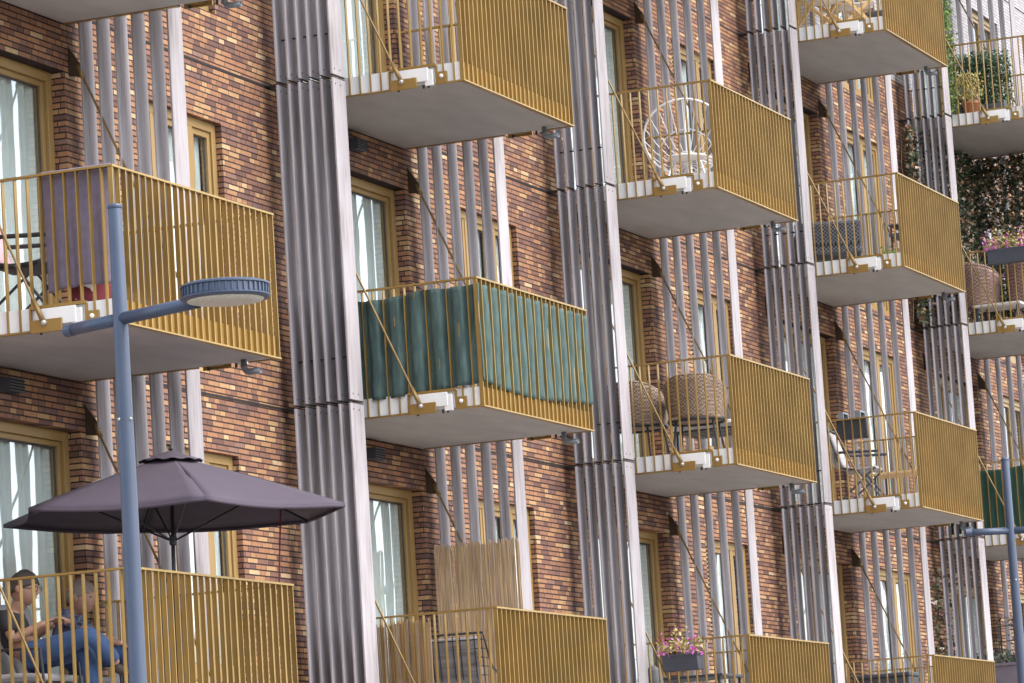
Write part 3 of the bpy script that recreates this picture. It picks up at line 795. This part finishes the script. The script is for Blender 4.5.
# lounge chairs they sit on
def lounge_chair(x, y, lab, z0=F0):
    t = thing('lounge_chair', lab, 'chair', (x, y, z0), group='lounge chairs under the parasol')
    MB().sheet(lambda u, v: Vector((-.26+.52*u, .22-.52*v, .29+.02*math.sin(PI*v))), 4, 8).build('seat', M['cushion_grey'], t, True, solid=.05)
    MB().sheet(lambda u, v: Vector((-.26+.52*u, .24+.24*v, .30+.62*v)), 4, 8).build('backrest', M['cushion_grey'], t, True, solid=.05)
    for s in (-1, 1):
        MB().tube([(.29*s, -.34, 0), (.29*s, -.30, .50), (.29*s, .20, .52), (.29*s, .40, .56)], .013, 8).build('armrest', M['dark_metal'], t)
        MB().tube([(.27*s, .34, 0), (.27*s, .10, .28), (.27*s, -.28, .27)], .012, 8).build('leg', M['steel'], t)
    return t
lounge_chair(x1, J1['hip'].y, 'grey cushioned lounge chair under the person in the black t-shirt')
lounge_chair(x2, J2['hip'].y, 'grey cushioned lounge chair under the person in the navy patterned shirt')

# ------------------------------------------------------------------ things on the balconies
def folds(a, b, c, seed):
    rr = random.Random(seed); ph = [rr.random()*6 for _ in range(4)]
    return lambda u, v: a*math.sin(b*u+ph[0]+.8*math.sin(2*v+ph[1])) + .5*a*math.sin(c*u+ph[2]+1.5*v)
# towel on the middle left balcony
F1 = floor_z(1)
fo = folds(.022, 19, 31, 3)
tw = MB(); y0, y1 = -1.19, -1.785
tw.sheet(lambda u, v: Vector((.075+fo(u, v)*v+.02*v, y0+(y1-y0)*u*(1-.03*math.sin(3*v)), F1+1.022-.90*v+.03*math.sin(3*u)*v)), 40, 30)
tw.sheet(lambda u, v: Vector((.075-.012-.02*math.sin(PI*v*.5)+fo(u, 0)*0, y0+(y1-y0)*u, F1+1.022+.01*math.sin(PI*v)-.0*v)), 40, 2)
tag(tw.build('towel', M['towel'], None, True, solid=.008), 'mauve towel hanging inside the rail of the middle left balcony', 'towel')
def folding_chair(x, y, z, rz, lab, fm, cm, grp=None, w=.46, sm=None):
    t = thing('folding_chair', lab, 'chair', (x, y, z), rz, grp)
    MB().sheet(lambda u, v: Vector((-w/2+w*u, -.20+.42*v, .43-.02*math.sin(PI*v))), 4, 6).build('seat', sm or cm, t, True, solid=.03)
    MB().sheet(lambda u, v: Vector((-w/2+w*u, .22+.14*v, .46+.44*v)), 4, 8).build('backrest', cm, t, True, solid=.025)
    for s in (-1, 1):
        x_ = (w/2+.025)*s
        MB().tube([(x_, -.28, 0), (x_, .02, .40), (x_, .24, .45), (x_, .38, .96)], .0125, 8).build('side_frame', fm, t)
        MB().tube([(x_, .30, 0), (x_, -.20, .42)], .0125, 8).build('leg', fm, t)
        MB().tube([(x_, -.26, .62), (x_, .26, .64)], .018, 8).build('armrest', fm, t)
    MB().tube([(-w/2-.02, .38, .95), (w/2+.02, .38, .95)], .0125, 8).build('top_rail', fm, t)
    MB().tube([(-w/2-.02, .29, .04), (w/2+.02, .29, .04)], .011, 8).build('stretcher', fm, t)
    return t
folding_chair(.55, at_x(30, 290, .55).y, F1, math.radians(8), 'black framed folding chair with pale pink fabric left of the mauve towel', M['dark_metal'], M['pink'], sm=M['shirt_black'])
bg = thing('tote_bag', 'maroon bag below the mauve towel', 'bag', (.34, -1.42, F1))
MB().sheet(lambda u, v: Vector((.15*math.cos(2*PI*u)*(1-.25*v), .19*math.sin(2*PI*u)*(1-.1*v), .01+.26*v+.02*math.sin(5*u))), 20, 5).build('bag_body', M['maroon'], bg, True, solid=.006)
for s in (-1, 1): MB().tube([(.08*s, -.10, .26), (.08*s, -.06, .36), (.08*s, .06, .36), (.08*s, .10, .26)], .008, 6).build('handle', M['maroon'], bg)
tag(MB().sheet(lambda u, v: Vector((.20+.02*math.sin(4*v), -1.50+.14*u, F1+.02+.19*v+.05*u)), 3, 5).build('paper_sheet', M['paper'], None, True, solid=.003), 'crumpled white paper leaning beside the maroon bag', 'paper')

# green shade netting: woven in front of every second bar
def netting(k, j, lab, mat, side_y0=-.30, front=True, zlo=.02, ztop=.955, name='shade_net', woven=True):
    X, Z = k*BAYW, floor_z(j); mb = MB()
    rr = random.Random(k*10+j); sag = [rr.random()*6 for _ in range(6)]
    sy = abs(side_y0); tot = BALD-sy+(BALW if front else 0)
    n = int(tot/.0131)
    ns = int((BALD-sy)/.0131)
    def pt(u, v):
        s = u*tot; zz = ztop - (ztop-zlo)*v
        if s < BALD-sy:
            y = -sy-s; i = (-y-.047)/.1048
            q_ = math.cos(PI*i); off = .025*math.copysign(abs(q_)**.30, q_)
            top = ztop-.05*math.sin(PI*s/(BALD-sy))*abs(math.sin(3*s+sag[0])); low = zlo + .03*math.sin(2.2*s+sag[1])
            z = top+(low-top)*v
            e = max(0.0, min(1.0, (BALD-.03+y)/.10))
            return Vector((X+.008+off*e+.02*(1-e)+.012*math.sin(8*s+6*v+sag[2]), min(y, 0), Z+z))
        x = s-(BALD-sy); i = (x-.006)/((BALW-.012)/26)
        q_ = math.cos(PI*i); off = .025*math.copysign(abs(q_)**.30, q_)
        low = zlo+.03+.04*math.sin(1.7*x+sag[3]); z = ztop+(low-ztop)*v
        return Vector((X+x, -BALD+.016-off+.006*math.sin(7*x+5*v), Z+z))
    def wr(u, v):
        p = pt(u, v); a = u*tot
        if not woven: p = Vector((max(p.x, X+.060) if a < BALD-sy else p.x, max(p.y, -BALD+.07), p.z))
        q = noise.noise(Vector((a*9, v*2.2, k*3.1)))*.006 + noise.noise(Vector((a*23, v*6, k)))*.004
        return p+(Vector((q, 0, 0)) if a < BALD-sy else Vector((0, q*.6, 0)))+Vector((0, 0, .005*noise.noise(Vector((a*11, 3, k)))))
    mb.sheet(wr, n, 22)
    return tag(mb.build(name, mat, None, True, solid=.003), lab, 'shade net')
netting(1, 1, 'dark green shade net woven through the rail of the middle balcony', M['green_net'], -.10)
netting(4, 1, 'bright green shade net inside the rail behind the far street lamp', M['green_net_b'], -.10, woven=False)

# reed matting on the lowest balcony of the second bay
def reed(p, q, z0, z1, lab, nm='reed_mat'):
    p, q = Vector(p), Vector(q); n = int((q-p).length/.012); mb = MB(); d = (q-p)/n; rr = random.Random(5)
    for i in range(n):
        a = p+d*(i+.5); t = z1+rr.uniform(-.035, .02)
        mb.tube([(a.x+rr.uniform(-.004, .004), a.y, z0), (a.x+rr.uniform(-.004, .004), a.y+rr.uniform(-.004, .004), t)], rr.uniform(.0052, .0072), 5)
    for z in (z0+.2, (z0+z1)/2, z1-.18): mb.tube([p+Vector((-.012, 0, z)), q+Vector((-.012, 0, z))], .002, 4)
    return tag(mb.build(nm, M['reed']), lab, 'reed mat')
reed((BAYW+2.70, -.10, 0), (BAYW+2.70, -1.00, 0), F0+.02, F0+1.86, 'tall split reed mat against the timber boards behind the black wire chair')
reed((BAYW+.065, -.08, 0), (BAYW+.065, -1.14, 0), F0+.02, F0+.96, 'low split reed mat inside the near rail beside the black wire chair')
wc = thing('wire_chair', 'black wire lounge chair with grey striped cushions in front of the reed mat', 'chair', (BAYW+.70, at_x(452, 670, BAYW+.70).y-.05, F0), math.radians(100))
fr = MB()
for i in range(11):
    x_ = -.33+.66*i/10
    fr.tube([(x_, -.34, .26), (x_, .20, .20), (x_, .34, .44), (x_*1.02, .42, .80)], .005, 5)
for q in range(7):
    z = .28+.08*q; yy = .26+.16*(z-.2)/.6
    fr.tube([(-.34, yy-.25*1, z), (-.34, yy, z), (.34, yy, z), (.34, yy-.25, z)], .005, 5)
fr.build('wire_shell', M['dark_metal'], wc)
MB().tube([(-.36, -.36, .42), (-.37, .18, .52), (-.35, .42, .82), (.35, .42, .82), (.37, .18, .52), (.36, -.36, .42)], .012, 8).build('rim', M['dark_metal'], wc)
for s in (-1, 1):
    for yy in (-.3, .3): MB().tube([(.33*s, yy, .26), (.36*s, yy*1.2, 0)], .011, 6).build('leg', M['dark_metal'], wc)
MB().box(-.30, .30, -.32, .24, .24, .35).build('seat_cushion', M['stripe'], wc, bevel=.03)
cb_ = MB().box(-.30, .30, -.06, .06, 0, .44).build('back_cushion', M['stripe'], wc, bevel=.03); cb_.location = (0, .25, .36); cb_.rotation_euler = (math.radians(-14), 0, 0)

# white round wire chair
F2 = floor_z(2)
X2 = 2*BAYW
hc = thing('round_chair', 'white round wire chair behind the rail of the upper third bay balcony', 'chair', (X2+.80, -1.20, F2), math.radians(-75))
rim = [Vector((.46*math.cos(a), .20-.16*math.sin(a), .62+.40*math.sin(a))) for a in [2*PI*i/32 for i in range(33)]]
MB().tube(rim, .012, 8).build('rim', M['white_wire'], hc, True)
cen = Vector((0, .30, .36)); w = MB()
for i in range(20):
    a = 2*PI*i/20; e = Vector((.46*math.cos(a), .20-.16*math.sin(a), .62+.40*math.sin(a)))
    m_ = e.lerp(cen, .5)+Vector((0, .06, -.10)); w.tube([e, e.lerp(cen, .25)+Vector((0, .05, -.07)), m_, cen+Vector((0, .02, -.02))], .005, 5)
for rr_ in (.35, .7):
    w.tube([(rim[i].lerp(cen, rr_)+Vector((0, .055, -.085))) for i in range(33)], .005, 5)
w.build('wire_bowl', M['white_wire'], hc)
for a in (.4, 1.2, 1.95, 2.75): MB().tube([Vector((.22*math.cos(a*2), .28+.2*math.sin(a*2), .33)), Vector((.34*math.cos(a*2), .24+.34*math.sin(a*2), 0))], .011, 6).build('leg', M['white_wire'], hc)
MB().ball((0, .24, .40), .23, 20, (1, .75, .16)).build('cushion', M['cushion_white'], hc, True)
sb = thing('side_table', 'small white slatted table beside the white round wire chair', 'table', (X2+1.55, -1.35, F2))
tb = MB()
for i in range(7): tb.box(-.24, .24, -.24+.07*i, -.19+.07*i, .42, .44)
tb.build('table_top', M['white_wire'], sb)
for s in (-1, 1):
    for q in (-1, 1): MB().tube([(.2*s, .2*q, 0), (.2*s, .2*q, .42)], .012, 6).build('leg', M['white_wire'], sb)
# pale grey blanket-like cover along the far rail: white parcel shelf low on the floor
# rattan armchairs
def rattan_chair(x, y, z, rz, lab):
    t = thing('rattan_armchair', lab, 'armchair', (x, y, z), rz, 'brown rattan armchairs')
    def shell(u, v):
        a = PI*(-.12+1.24*u); h = .40+.47*v*(1-.58*max(0, (abs(u-.5)*2-.18)/.82)**1.6)
        R = .29+.05*v
        return Vector((R*math.cos(a), .02+(R+.02)*math.sin(a), h))
    MB().sheet(shell, 28, 10).build('backrest', M['rattan'], t, True, solid=.022)
    rimp = [shell(i/28, 1) for i in range(29)]
    MB().tube(rimp, .014, 6).build('rim', M['rattan'], t, True)
    MB().sheet(lambda u, v: Vector((.29*(2*u-1)*math.sqrt(max(0, 1-.25*(2*v-1)**2)), -.24+.54*v, .41)), 10, 8).build('seat', M['rattan'], t, True, solid=.03)
    MB().tube([(.31*math.cos(a), .03+.31*math.sin(a), .392) for a in [2*PI*i/28 for i in range(29)]], .020, 6).build('seat_frame', M['dark_metal'], t, True)
    MB().lathe([(.25, .42), (.26, .44), (.24, .47), (.0, .475)], (0, 0, 0), 20).build('cushion', M['cushion_grey'], t, True)
    for s in (-1, 1):
        for q in (-1, 1): MB().tube([(.20*s, .02+.20*q, .39), (.25*s, .02+.26*q, 0)], .012, 8).build('leg', M['dark_metal'], t)
    return t
rattan_chair(X2+.55, -1.22, F1, math.radians(100), 'brown rattan armchair nearer the outer corner, fully in view behind the rail')
rattan_chair(X2+.62, -.52, F1, math.radians(84), 'brown rattan armchair half hidden by the timber screen')
tt = thing('garden_table', 'low black slatted table beyond the rattan armchairs', 'table', (X2+1.55, -1.15, F1))
tb = MB()
for i in range(9): tb.box(-.40, .40, -.45+.10*i, -.37+.10*i, .36, .38)
tb.build('table_top', M['dark_metal'], tt)
for s in (-1, 1):
    for q in (-1, 1): MB().tube([(.36*s, .4*q, 0), (.36*s, .4*q, .36)], .014, 6).build('leg', M['dark_metal'], tt)
ct = thing('seat_cushion', 'off white cushion lying on the low black table', 'cushion', (X2+1.5, -1.1, F1+.382))
MB().box(-.28, .28, -.30, .30, 0, .09).build('cushion_body', M['cushion_white'], ct, bevel=.04)
MB().tube([(-.28, -.30, .045), (.28, -.30, .045), (.28, .30, .045), (-.28, .30, .045), (-.28, -.30, .045)], .006, 5).build('piping', M['cushion_grey'], ct)

# plants
def cloud(mb, fn, n, size, rnd):
    for _ in range(n): mb.leaf(fn(rnd), size, rnd)
    return mb
def flower_box(loc, L, lab, along='y', n=260, hang=True, mat='dark_plastic', flowers=('petal', 'petal_y'), ht=.17, grp=None, spread=1.0):
    t = thing('flower_box', lab, 'planter', loc, 0 if along == 'y' else math.radians(90), grp)
    b = MB(); h = ht
    b.poly_prism([(-.07, 0), (.07, 0), (.095, h), (-.095, h)], 'y', -L/2, L/2)
    b.build('box', M[mat], t, bevel=.008)
    MB().box(-.10, .10, -L/2-.01, L/2+.01, h-.012, h+.006).build('box_rim', M[mat], t)
    if hang:
        for s in (-1, 1): MB().tube([(.09, .3*L*s, h-.02), (.13, .3*L*s, h+.06), (.15, .3*L*s, h+.02)], .006, 5).build('hook', M['dark_metal'], t)
    if flowers:
        r = random.Random(int(L*1000)+n)
        def bush(r): 
            y = r.uniform(-1, 1); k_ = math.sqrt(max(0, 1-.6*y*y))
            return (r.gauss(0, .075)*spread, y*L*.56, h+.02+abs(r.gauss(0, .11))*k_*spread)
        m1 = cloud(MB(), bush, n, .045, r); m1.build('foliage', M['petal_y'] if 'petal_y' in flowers else M['fresh'], t)
        st = MB()
        for _ in range(24):
            p = Vector(bush(r)); st.tube([(p.x*.3, p.y*.8, h-.01), p], .002, 3)
        st.build('stems', M['bark'], t)
        def bl(r):
            y = r.choice((-1, -1, 1, 1, 0))*r.uniform(.35, 1) ; return (r.gauss(-.05, .06)*spread, y*L*.60, h-.01+abs(r.gauss(0, .115))*spread)
        cloud(MB(), bl, int(n*.55), .042, r).build('blossom', M['petal'], t)
    return t
flower_box(at_x(683, 668, X2-.11)-Vector((0, 0, .03)), .40, 'black flower box with pink blossoms hung outside the lowest rail of the third bay', n=300)
# dark table on the same balcony
dt = thing('garden_table', 'dark topped table behind the rail below the pink flower box', 'table', (X2+.75, -.95, F0))
MB().box(-.40, .40, -.42, .42, .62, .65).build('table_top', M['dark_plastic'], dt, bevel=.006)
for s in (-1, 1):
    for q in (-1, 1): MB().tube([(.34*s, .36*q, 0), (.34*s, .36*q, .62)], .016, 6).build('leg', M['dark_metal'], dt)
rc = thing('rolled_cover', 'grey cover folded upright behind the tie rod, left of the pink flower box', 'cover', (X2+.25, -.62, F0))
MB().lathe([(.10, 0), (.13, .1), (.12, .5), (.09, .72), (.03, .78)], (0, 0, 0), 14).build('cover_cloth', M['slate_cover'], rc, True)
MB().tube([(.125*math.cos(a), .125*math.sin(a), .42) for a in [2*PI*i/20 for i in range(21)]], .008, 5).build('strap', M['dark_metal'], rc)

# wooden folding chairs on the upper balcony of the fourth bay
X3 = 3*BAYW; F3 = floor_z(3)
def wood_chair(x, y, rz, lab):
    t = thing('wooden_chair', lab, 'chair', (x, y, F3), rz, 'light wooden folding chairs')
    for s in (-1, 1):
        MB().bar((.24*s, -.30, 0), (.24*s, .24, .62), .045, .028, (1, 0, 0)).build('leg', M['wood_light'], t)
        MB().bar((.21*s, .34, 0), (.21*s, -.24, .48), .045, .028, (1, 0, 0)).build('leg', M['wood_light'], t)
        MB().bar((.24*s, .18, .40), (.24*s, .36, 1.02), .045, .028, (1, 0, 0)).build('back_post', M['wood_light'], t)
        MB().box(.24*s-.03, .24*s+.03, -.28, .28, .62, .645).build('armrest', M['wood_light'], t)
    MB().sheet(lambda u, v: Vector((-.22+.44*u, -.24+.46*v, .44-.03*math.sin(PI*v))), 4, 8).build('seat', M['cushion_white'], t, True, solid=.02)
    MB().sheet(lambda u, v: Vector((-.22+.44*u, .22+.14*v, .50+.50*v)), 4, 8).build('backrest', M['cushion_white'], t, True, solid=.015)
    return t
wood_chair(X3+.50, -.85, math.radians(165), 'light wooden folding chair next to the timber screen, cut by the top edge')
wood_chair(X3+1.05, -1.12, math.radians(20), 'light wooden folding chair nearer the balcony corner, cut by the top edge')
ft = thing('folding_table', 'dark grey folding table standing by the far rail behind the wooden chairs', 'table', (X3+1.95, -1.25, F3))
MB().box(-.35, .35, -.32, .32, .42, .45).build('table_top', M['slate_cover'], ft, bevel=.005)
for s in (-1, 1): MB().bar((.28*s, -.28, 0), (.28*s, .28, .42), .03, .02).build('leg', M['white_wire'], ft); MB().bar((.25*s, .28, 0), (.25*s, -.28, .42), .03, .02).build('leg', M['white_wire'], ft)

# black wicker seat
ws = thing('wicker_sofa', 'black wicker seat partly hidden by the timber screen, below the wooden chairs', 'seat', (X3+.75, -.62, F2), math.radians(110))
MB().box(-.42, .42, -.34, .34, .16, .32).build('seat', M['wicker_black'], ws, bevel=.03)
bk = MB().box(-.42, .42, -.05, .05, 0, .30).build('backrest', M['wicker_black'], ws, bevel=.03); bk.location = (0, .32, .28); bk.rotation_euler = (math.radians(-10), 0, 0)
for s in (-1, 1): MB().box(.38*s-.05, .38*s+.05, -.34, .30, .28, .44).build('armrest', M['wicker_black'], ws, bevel=.025)
for s in (-1, 1):
    for q in (-1, 1): MB().box(.36*s-.025, .36*s+.025, .28*q-.025, .28*q+.025, 0, .17).build('leg', M['dark_metal'], ws)
wt = thing('wall_shelf', 'black shelf by the far rail of the black wicker balcony', 'shelf', (X3+2.30, -1.35, F2))
MB().box(-.22, .22, -.30, .30, .56, .60).build('shelf_board', M['dark_plastic'], wt, bevel=.004); MB().box(-.22, .22, -.30, .30, .70, .72).build('shelf_board', M['dark_plastic'], wt, bevel=.004)
for s in (-1, 1):
    for q in (-1, 1): MB().tube([(.19*s, .27*q, 0), (.19*s, .27*q, .72)], .012, 6).build('leg', M['dark_metal'], wt)
pt_ = thing('flower_pot', 'small white pot on the floor of the black wicker balcony', 'pot', (X3+1.2, -1.30, F2))
MB().lathe([(.06, 0), (.08, .02), (.10, .15), (.105, .16), (.09, .162)], (0, 0, 0), 16).build('pot', M['white_wire'], pt_, True)
cloud(MB(), lambda r: (r.gauss(0, .06), r.gauss(0, .06), .17+abs(r.gauss(0, .06))), 60, .05, random.Random(3)).build('foliage', M['fresh'], pt_)

# dark planter on inner rail, tubular chair
dp_ = thing('rail_planter', 'empty dark planter hung inside the rail above the tubular folding chair', 'planter', at_x(854, 439, X3+.13))
MB().poly_prism([(-.06, 0), (.07, 0), (.085, .255), (-.075, .255)], 'y', -.20, .20).build('box', M['dark_plastic'], dp_, bevel=.02)
for s in (-1, 1): MB().poly_prism([(-.14, .25), (-.14, .335), (.08, .335), (.08, .20), (.06, .20), (.06, .315), (-.12, .315), (-.12, .25)], 'y', .11*s-.035, .11*s+.035).build('hook', M['steel'], dp_)
folding_chair(X3+.62, at_x(864, 480, X3+.62).y, F1, math.radians(6), 'dark blue tubular folding chair below the empty dark planter', M['dark_plastic'], M['cushion_grey'])
cu = thing('cushion', 'off white cushion on the dark blue tubular folding chair', 'cushion', (X3+.62, at_x(843, 470, X3+.62).y, F1+.50), math.radians(6))
MB().ball((0, .06, .12), .20, 18, (1, .35, .8)).build('cushion_body', M['cushion_white'], cu, True)
MB().tube([(.21*math.cos(a), .06, .12+.155*math.sin(a)) for a in [2*PI*i/24 for i in range(25)]], .006, 5).build('piping', M['cushion_grey'], cu)
lt = thing('garden_table', 'small wooden table with black frame near the outer rail of the tubular chair balcony', 'table', (X3+1.55, -1.15, F1))
MB().box(-.28, .28, -.35, .35, .40, .43).build('table_top', M['wood_light'], lt, bevel=.005)
for s in (-1, 1):
    for q in (-1, 1): MB().tube([(.24*s, .30*q, 0), (.24*s, .30*q, .40)], .014, 6).build('leg', M['dark_metal'], lt)
# storage box
sbx = thing('storage_box', 'dark blue grey storage box behind the lowest rail of the fourth bay', 'storage box', (X3+.55, -1.02, F0))
MB().box(-.22, .22, -.36, .36, .02, .80).build('box_body', M['dark_plastic'], sbx, bevel=.012)
MB().box(-.235, .235, -.375, .375, .80, .85).build('lid', M['dark_plastic'], sbx, bevel=.012)

# right hand balconies
X4 = 4*BAYW
sh = thing('potted_shrub', 'tall dense dark green shrub in a trough on the top right balcony', 'shrub', (X4+1.2, at_x(981, 75, X4+1.2).y, F3))
MB().poly_prism([(-.16, 0), (.16, 0), (.19, .30), (-.19, .30)], 'y', -.36, .36).build('trough', M['slate_cover'], sh, bevel=.01)
cloud(MB(), lambda r: (r.gauss(0, .12), max(-.40, min(.40, r.gauss(0, .23))), .05+1.0*r.random()**.8+.06*math.sin(40*r.random())), 6500, .05, random.Random(11)).build('foliage', M['hedge'], sh)
stm = MB()
for i in range(7): stm.tube([(0, -.3+.1*i, .28), (.03, -.3+.1*i+.03, .7), (-.02, -.3+.1*i, 1.0)], .012, 5)
stm.build('stems', M['bark'], sh)
cs = thing('climbing_plant', 'narrow fresh green climber beside the timber screen on the top right balcony', 'climber', (X4+.02, at_x(947, 60, X4+.02).y, F3))
cloud(MB(), lambda r: (r.gauss(0, .06), r.gauss(0, .055), .02+1.65*r.random()), 1500, .055, random.Random(12)).build('foliage', M['fresh'], cs)
MB().tube([(0, 0, -.02), (.02, .01, .6), (-.02, -.01, 1.2), (.01, 0, 1.62)], .010, 5).build('stem', M['bark'], cs)
pp = thing('potted_plant', 'yellow green plant in a terracotta pot on the top right balcony', 'potted plant', (X4+.42, -.86, F3))
MB().lathe([(.085, 0), (.12, .20), (.135, .20), (.135, .235), (.115, .235)], (0, 0, 0), 18).build('pot', M['terracotta'], pp, True)
cloud(MB(), lambda r: (r.gauss(0, .10), r.gauss(0, .10), .25+.42*r.random()), 420, .06, random.Random(14)).build('foliage', M['petal_y'], pp)
bb = thing('covered_barbecue', 'barbecue under a slate grey rain cover between the plants at the top right', 'barbecue', (X4+.75, at_x(966, 95, X4+.75).y, F3))
MB().lathe([(.16, .02), (.15, .2), (.19, .34), (.17, .44), (.09, .52), (.0, .53)], (0, 0, 0), 14).build('cover', M['slate_cover'], bb)
MB().tube([(.165*math.cos(a), .165*math.sin(a), .20) for a in [2*PI*i/20 for i in range(21)]], .008, 5).build('draw_cord', M['dark_metal'], bb)
# ivy wall between the first and second floors of the last bay
def ivy(lab, xr, zr, n, seed, y0=-.10, side=None):
    t = thing('ivy_wall', lab, 'ivy', (0, 0, 0)); r = random.Random(seed)
    def fn(r):
        for _ in range(8):
            x = r.uniform(*xr); z = r.uniform(*zr)
            if noise.noise(Vector((x*2.6, z*2.2, seed))) + r.uniform(-.45, .6) > -.10: break
        return (x, y0-abs(r.gauss(0, .07)), z)
    lm = cloud(MB(), fn, n, .075, r)
    if side:
        def f2(r):
            for _ in range(8):
                y = r.uniform(-1.75, -.05); z = r.uniform(*zr)
                if noise.noise(Vector((y*2.6, z*2.2, seed+4))) + r.uniform(-.45, .6) > -.15: break
            return (side+r.gauss(0, .05), y, z)
        cloud(lm, f2, int(n*.9), .075, r)
    lm.build('leaves', M['ivy'], t)
    st = MB()
    for i in range(int((xr[1]-xr[0])/.16)):
        x = xr[0]+.16*i+r.uniform(-.05, .05); pts = []
        z = zr[0]
        while z < zr[1]: pts.append((x+r.uniform(-.06, .06), y0+.04, z)); z += .25
        st.tube(pts, .006, 4)
    st.build('stems', M['bark'], t)
    return t
ivy('wide wall of brown and green ivy under the top right balcony', (X4-.75, X4+2.7), (floor_z(2)+.0, floor_z(3)-.20), 15000, 21, -.16, X4+2.66)
ivy('dark ivy glimpsed through the rightmost close set timber screen near the bottom', (X4-.70, X4+.25), (floor_z(0)-.4, floor_z(1)-.40), 900, 22, -.03)
flower_box(at_x(1010, 263, X4-.12), .60, 'long black flower box with pink and yellow flowers on the rail below the ivy wall', n=520, ht=.20)
def wicker_chair(x, y, z, rz, lab):
    t = thing('wicker_chair', lab, 'chair', (x, y, z), rz, 'pinkish wicker chairs below the ivy')
    def shell(u, v):
        a = PI*(-.05+1.10*u); R = .30+.04*v
        return Vector((R*math.cos(a), .02+R*math.sin(a), .28+.62*v*(1-.30*(abs(u-.5)*2)**2)))
    MB().sheet(shell, 24, 10).build('backrest', M['wicker_pink'], t, True, solid=.025)
    MB().tube([shell(i/24, 1) for i in range(25)], .018, 6).build('rim', M['wicker_pink'], t, True)
    MB().lathe([(.30, .30), (.31, .34), (.29, .38), (0, .385)], (0, 0, 0), 20).build('seat', M['wicker_pink'], t, True)
    for s in (-1, 1):
        for q in (-1, 1): MB().tube([(.20*s, .2*q, .31), (.25*s, .25*q, 0)], .014, 6).build('leg', M['wicker_pink'], t)
    return t
wicker_chair(X4+.85, -1.42, F2, math.radians(100), 'pinkish wicker chair below the long flower box at the right edge')
wicker_chair(X4+.75, -.66, F2, math.radians(80), 'pinkish wicker chair half hidden beside the rightmost screen')
wb = thing('low_table', 'low table under a white cloth between the pinkish wicker chairs', 'table', (X4+.50, -1.05, F2))
MB().box(-.28, .28, -.35, .35, .24, .28).build('table_cloth', M['cushion_white'], wb, bevel=.01)
for s in (-1, 1):
    for q in (-1, 1): MB().box(.24*s-.02, .24*s+.02, .30*q-.02, .30*q+.02, 0, .24).build('leg', M['dark_plastic'], wb)
# lowest right: planter with lavender and a climber on a dark lattice
lo = at_x(1006, 690, X4+.5)
lv = thing('lavender_planter', 'plum grey planter with bushy lavender at the bottom right corner', 'planter', (lo.x, lo.y, F0))
zt = at_x(1006, 664, X4+.5).z-F0
MB().poly_prism([(-.22, 0), (.22, 0), (.25, zt), (-.25, zt)], 'y', -.34, .34).build('box', M['plum_planter'], lv, bevel=.012)
MB().box(-.27, .27, -.37, .37, zt-.03, zt+.005).build('box_rim', M['plum_planter'], lv)
cloud(MB(), lambda r: (r.gauss(0, .13), r.uniform(-.40, .40), zt+.01+abs(r.gauss(0, .085))), 900, .05, random.Random(31)).build('foliage', M['lavender'], lv)
lt_ = thing('lattice_climber', 'dark lattice with yellow green climber leaves behind the lavender planter', 'climber', (X4+2.62, 0, F0))
lat = MB()
for i in range(9): lat.bar((.0, -1.7+.2*i, .0), (.0, -1.7+.2*i+.0, 1.95), .018, .012); lat.bar((.02, -1.75, .1+.22*i), (.02, -.05, .1+.22*i), .018, .012)
lat.build('lattice', M['dark_metal'], lt_)
cloud(MB(), lambda r: (r.gauss(0, .05), -.9+r.gauss(0, .45), .35+abs(r.gauss(0, .42))), 420, .10, random.Random(33)).build('foliage', M['fresh'], lt_)
cloud(MB(), lambda r: (r.gauss(0, .05), -.6+r.gauss(0, .5), .8+r.random()*1.2), 260, .09, random.Random(34)).build('foliage', M['ivy'], lt_)

# ------------------------------------------------------------------ light, world, camera
SUN = Vector((.10, -1.0, 1.15)).normalized()
sd = bpy.data.lights.new('sun', 'SUN'); sd.energy = .8; sd.angle = math.radians(60); sd.color = (1, .93, .83)
so = bpy.data.objects.new('sun', sd); COL.objects.link(so); so.rotation_euler = SUN.to_track_quat('Z', 'Y').to_euler(); so.location = (0, -40, 40)
wd = bpy.data.worlds.new('World'); scene.world = wd; wd.use_nodes = True
nt = wd.node_tree; sk = nt.nodes.new('ShaderNodeTexSky'); sk.sky_type = 'NISHITA'; sk.sun_disc = False
sk.sun_elevation = math.asin(SUN.z); sk.sun_rotation = math.atan2(SUN.x, SUN.y); sk.air_density = 1.0; sk.dust_density = 2.0; sk.ozone_density = 1.0
hs = nt.nodes.new('ShaderNodeHueSaturation'); hs.inputs['Saturation'].default_value = .5
nt.links.new(sk.outputs[0], hs.inputs['Color']); nt.links.new(hs.outputs[0], nt.nodes['Background'].inputs[0]); nt.nodes['Background'].inputs[1].default_value = .15
cd = bpy.data.cameras.new('camera'); co = bpy.data.objects.new('camera', cd); COL.objects.link(co)
cd.sensor_width = 36; cd.lens = F_PX*36/1024; cd.clip_start = .1; cd.clip_end = 2000
Mx = Matrix((( CR.x, CU.x, -FW.x, CAM.x), (CR.y, CU.y, -FW.y, CAM.y), (CR.z, CU.z, -FW.z, CAM.z), (0, 0, 0, 1)))
co.matrix_world = Mx
scene.camera = co
scene.view_settings.view_transform = 'Standard'; scene.view_settings.look = 'None'
scene.view_settings.exposure = 1.72; scene.view_settings.gamma = 1
scene.render.resolution_x, scene.render.resolution_y = 1024, 683
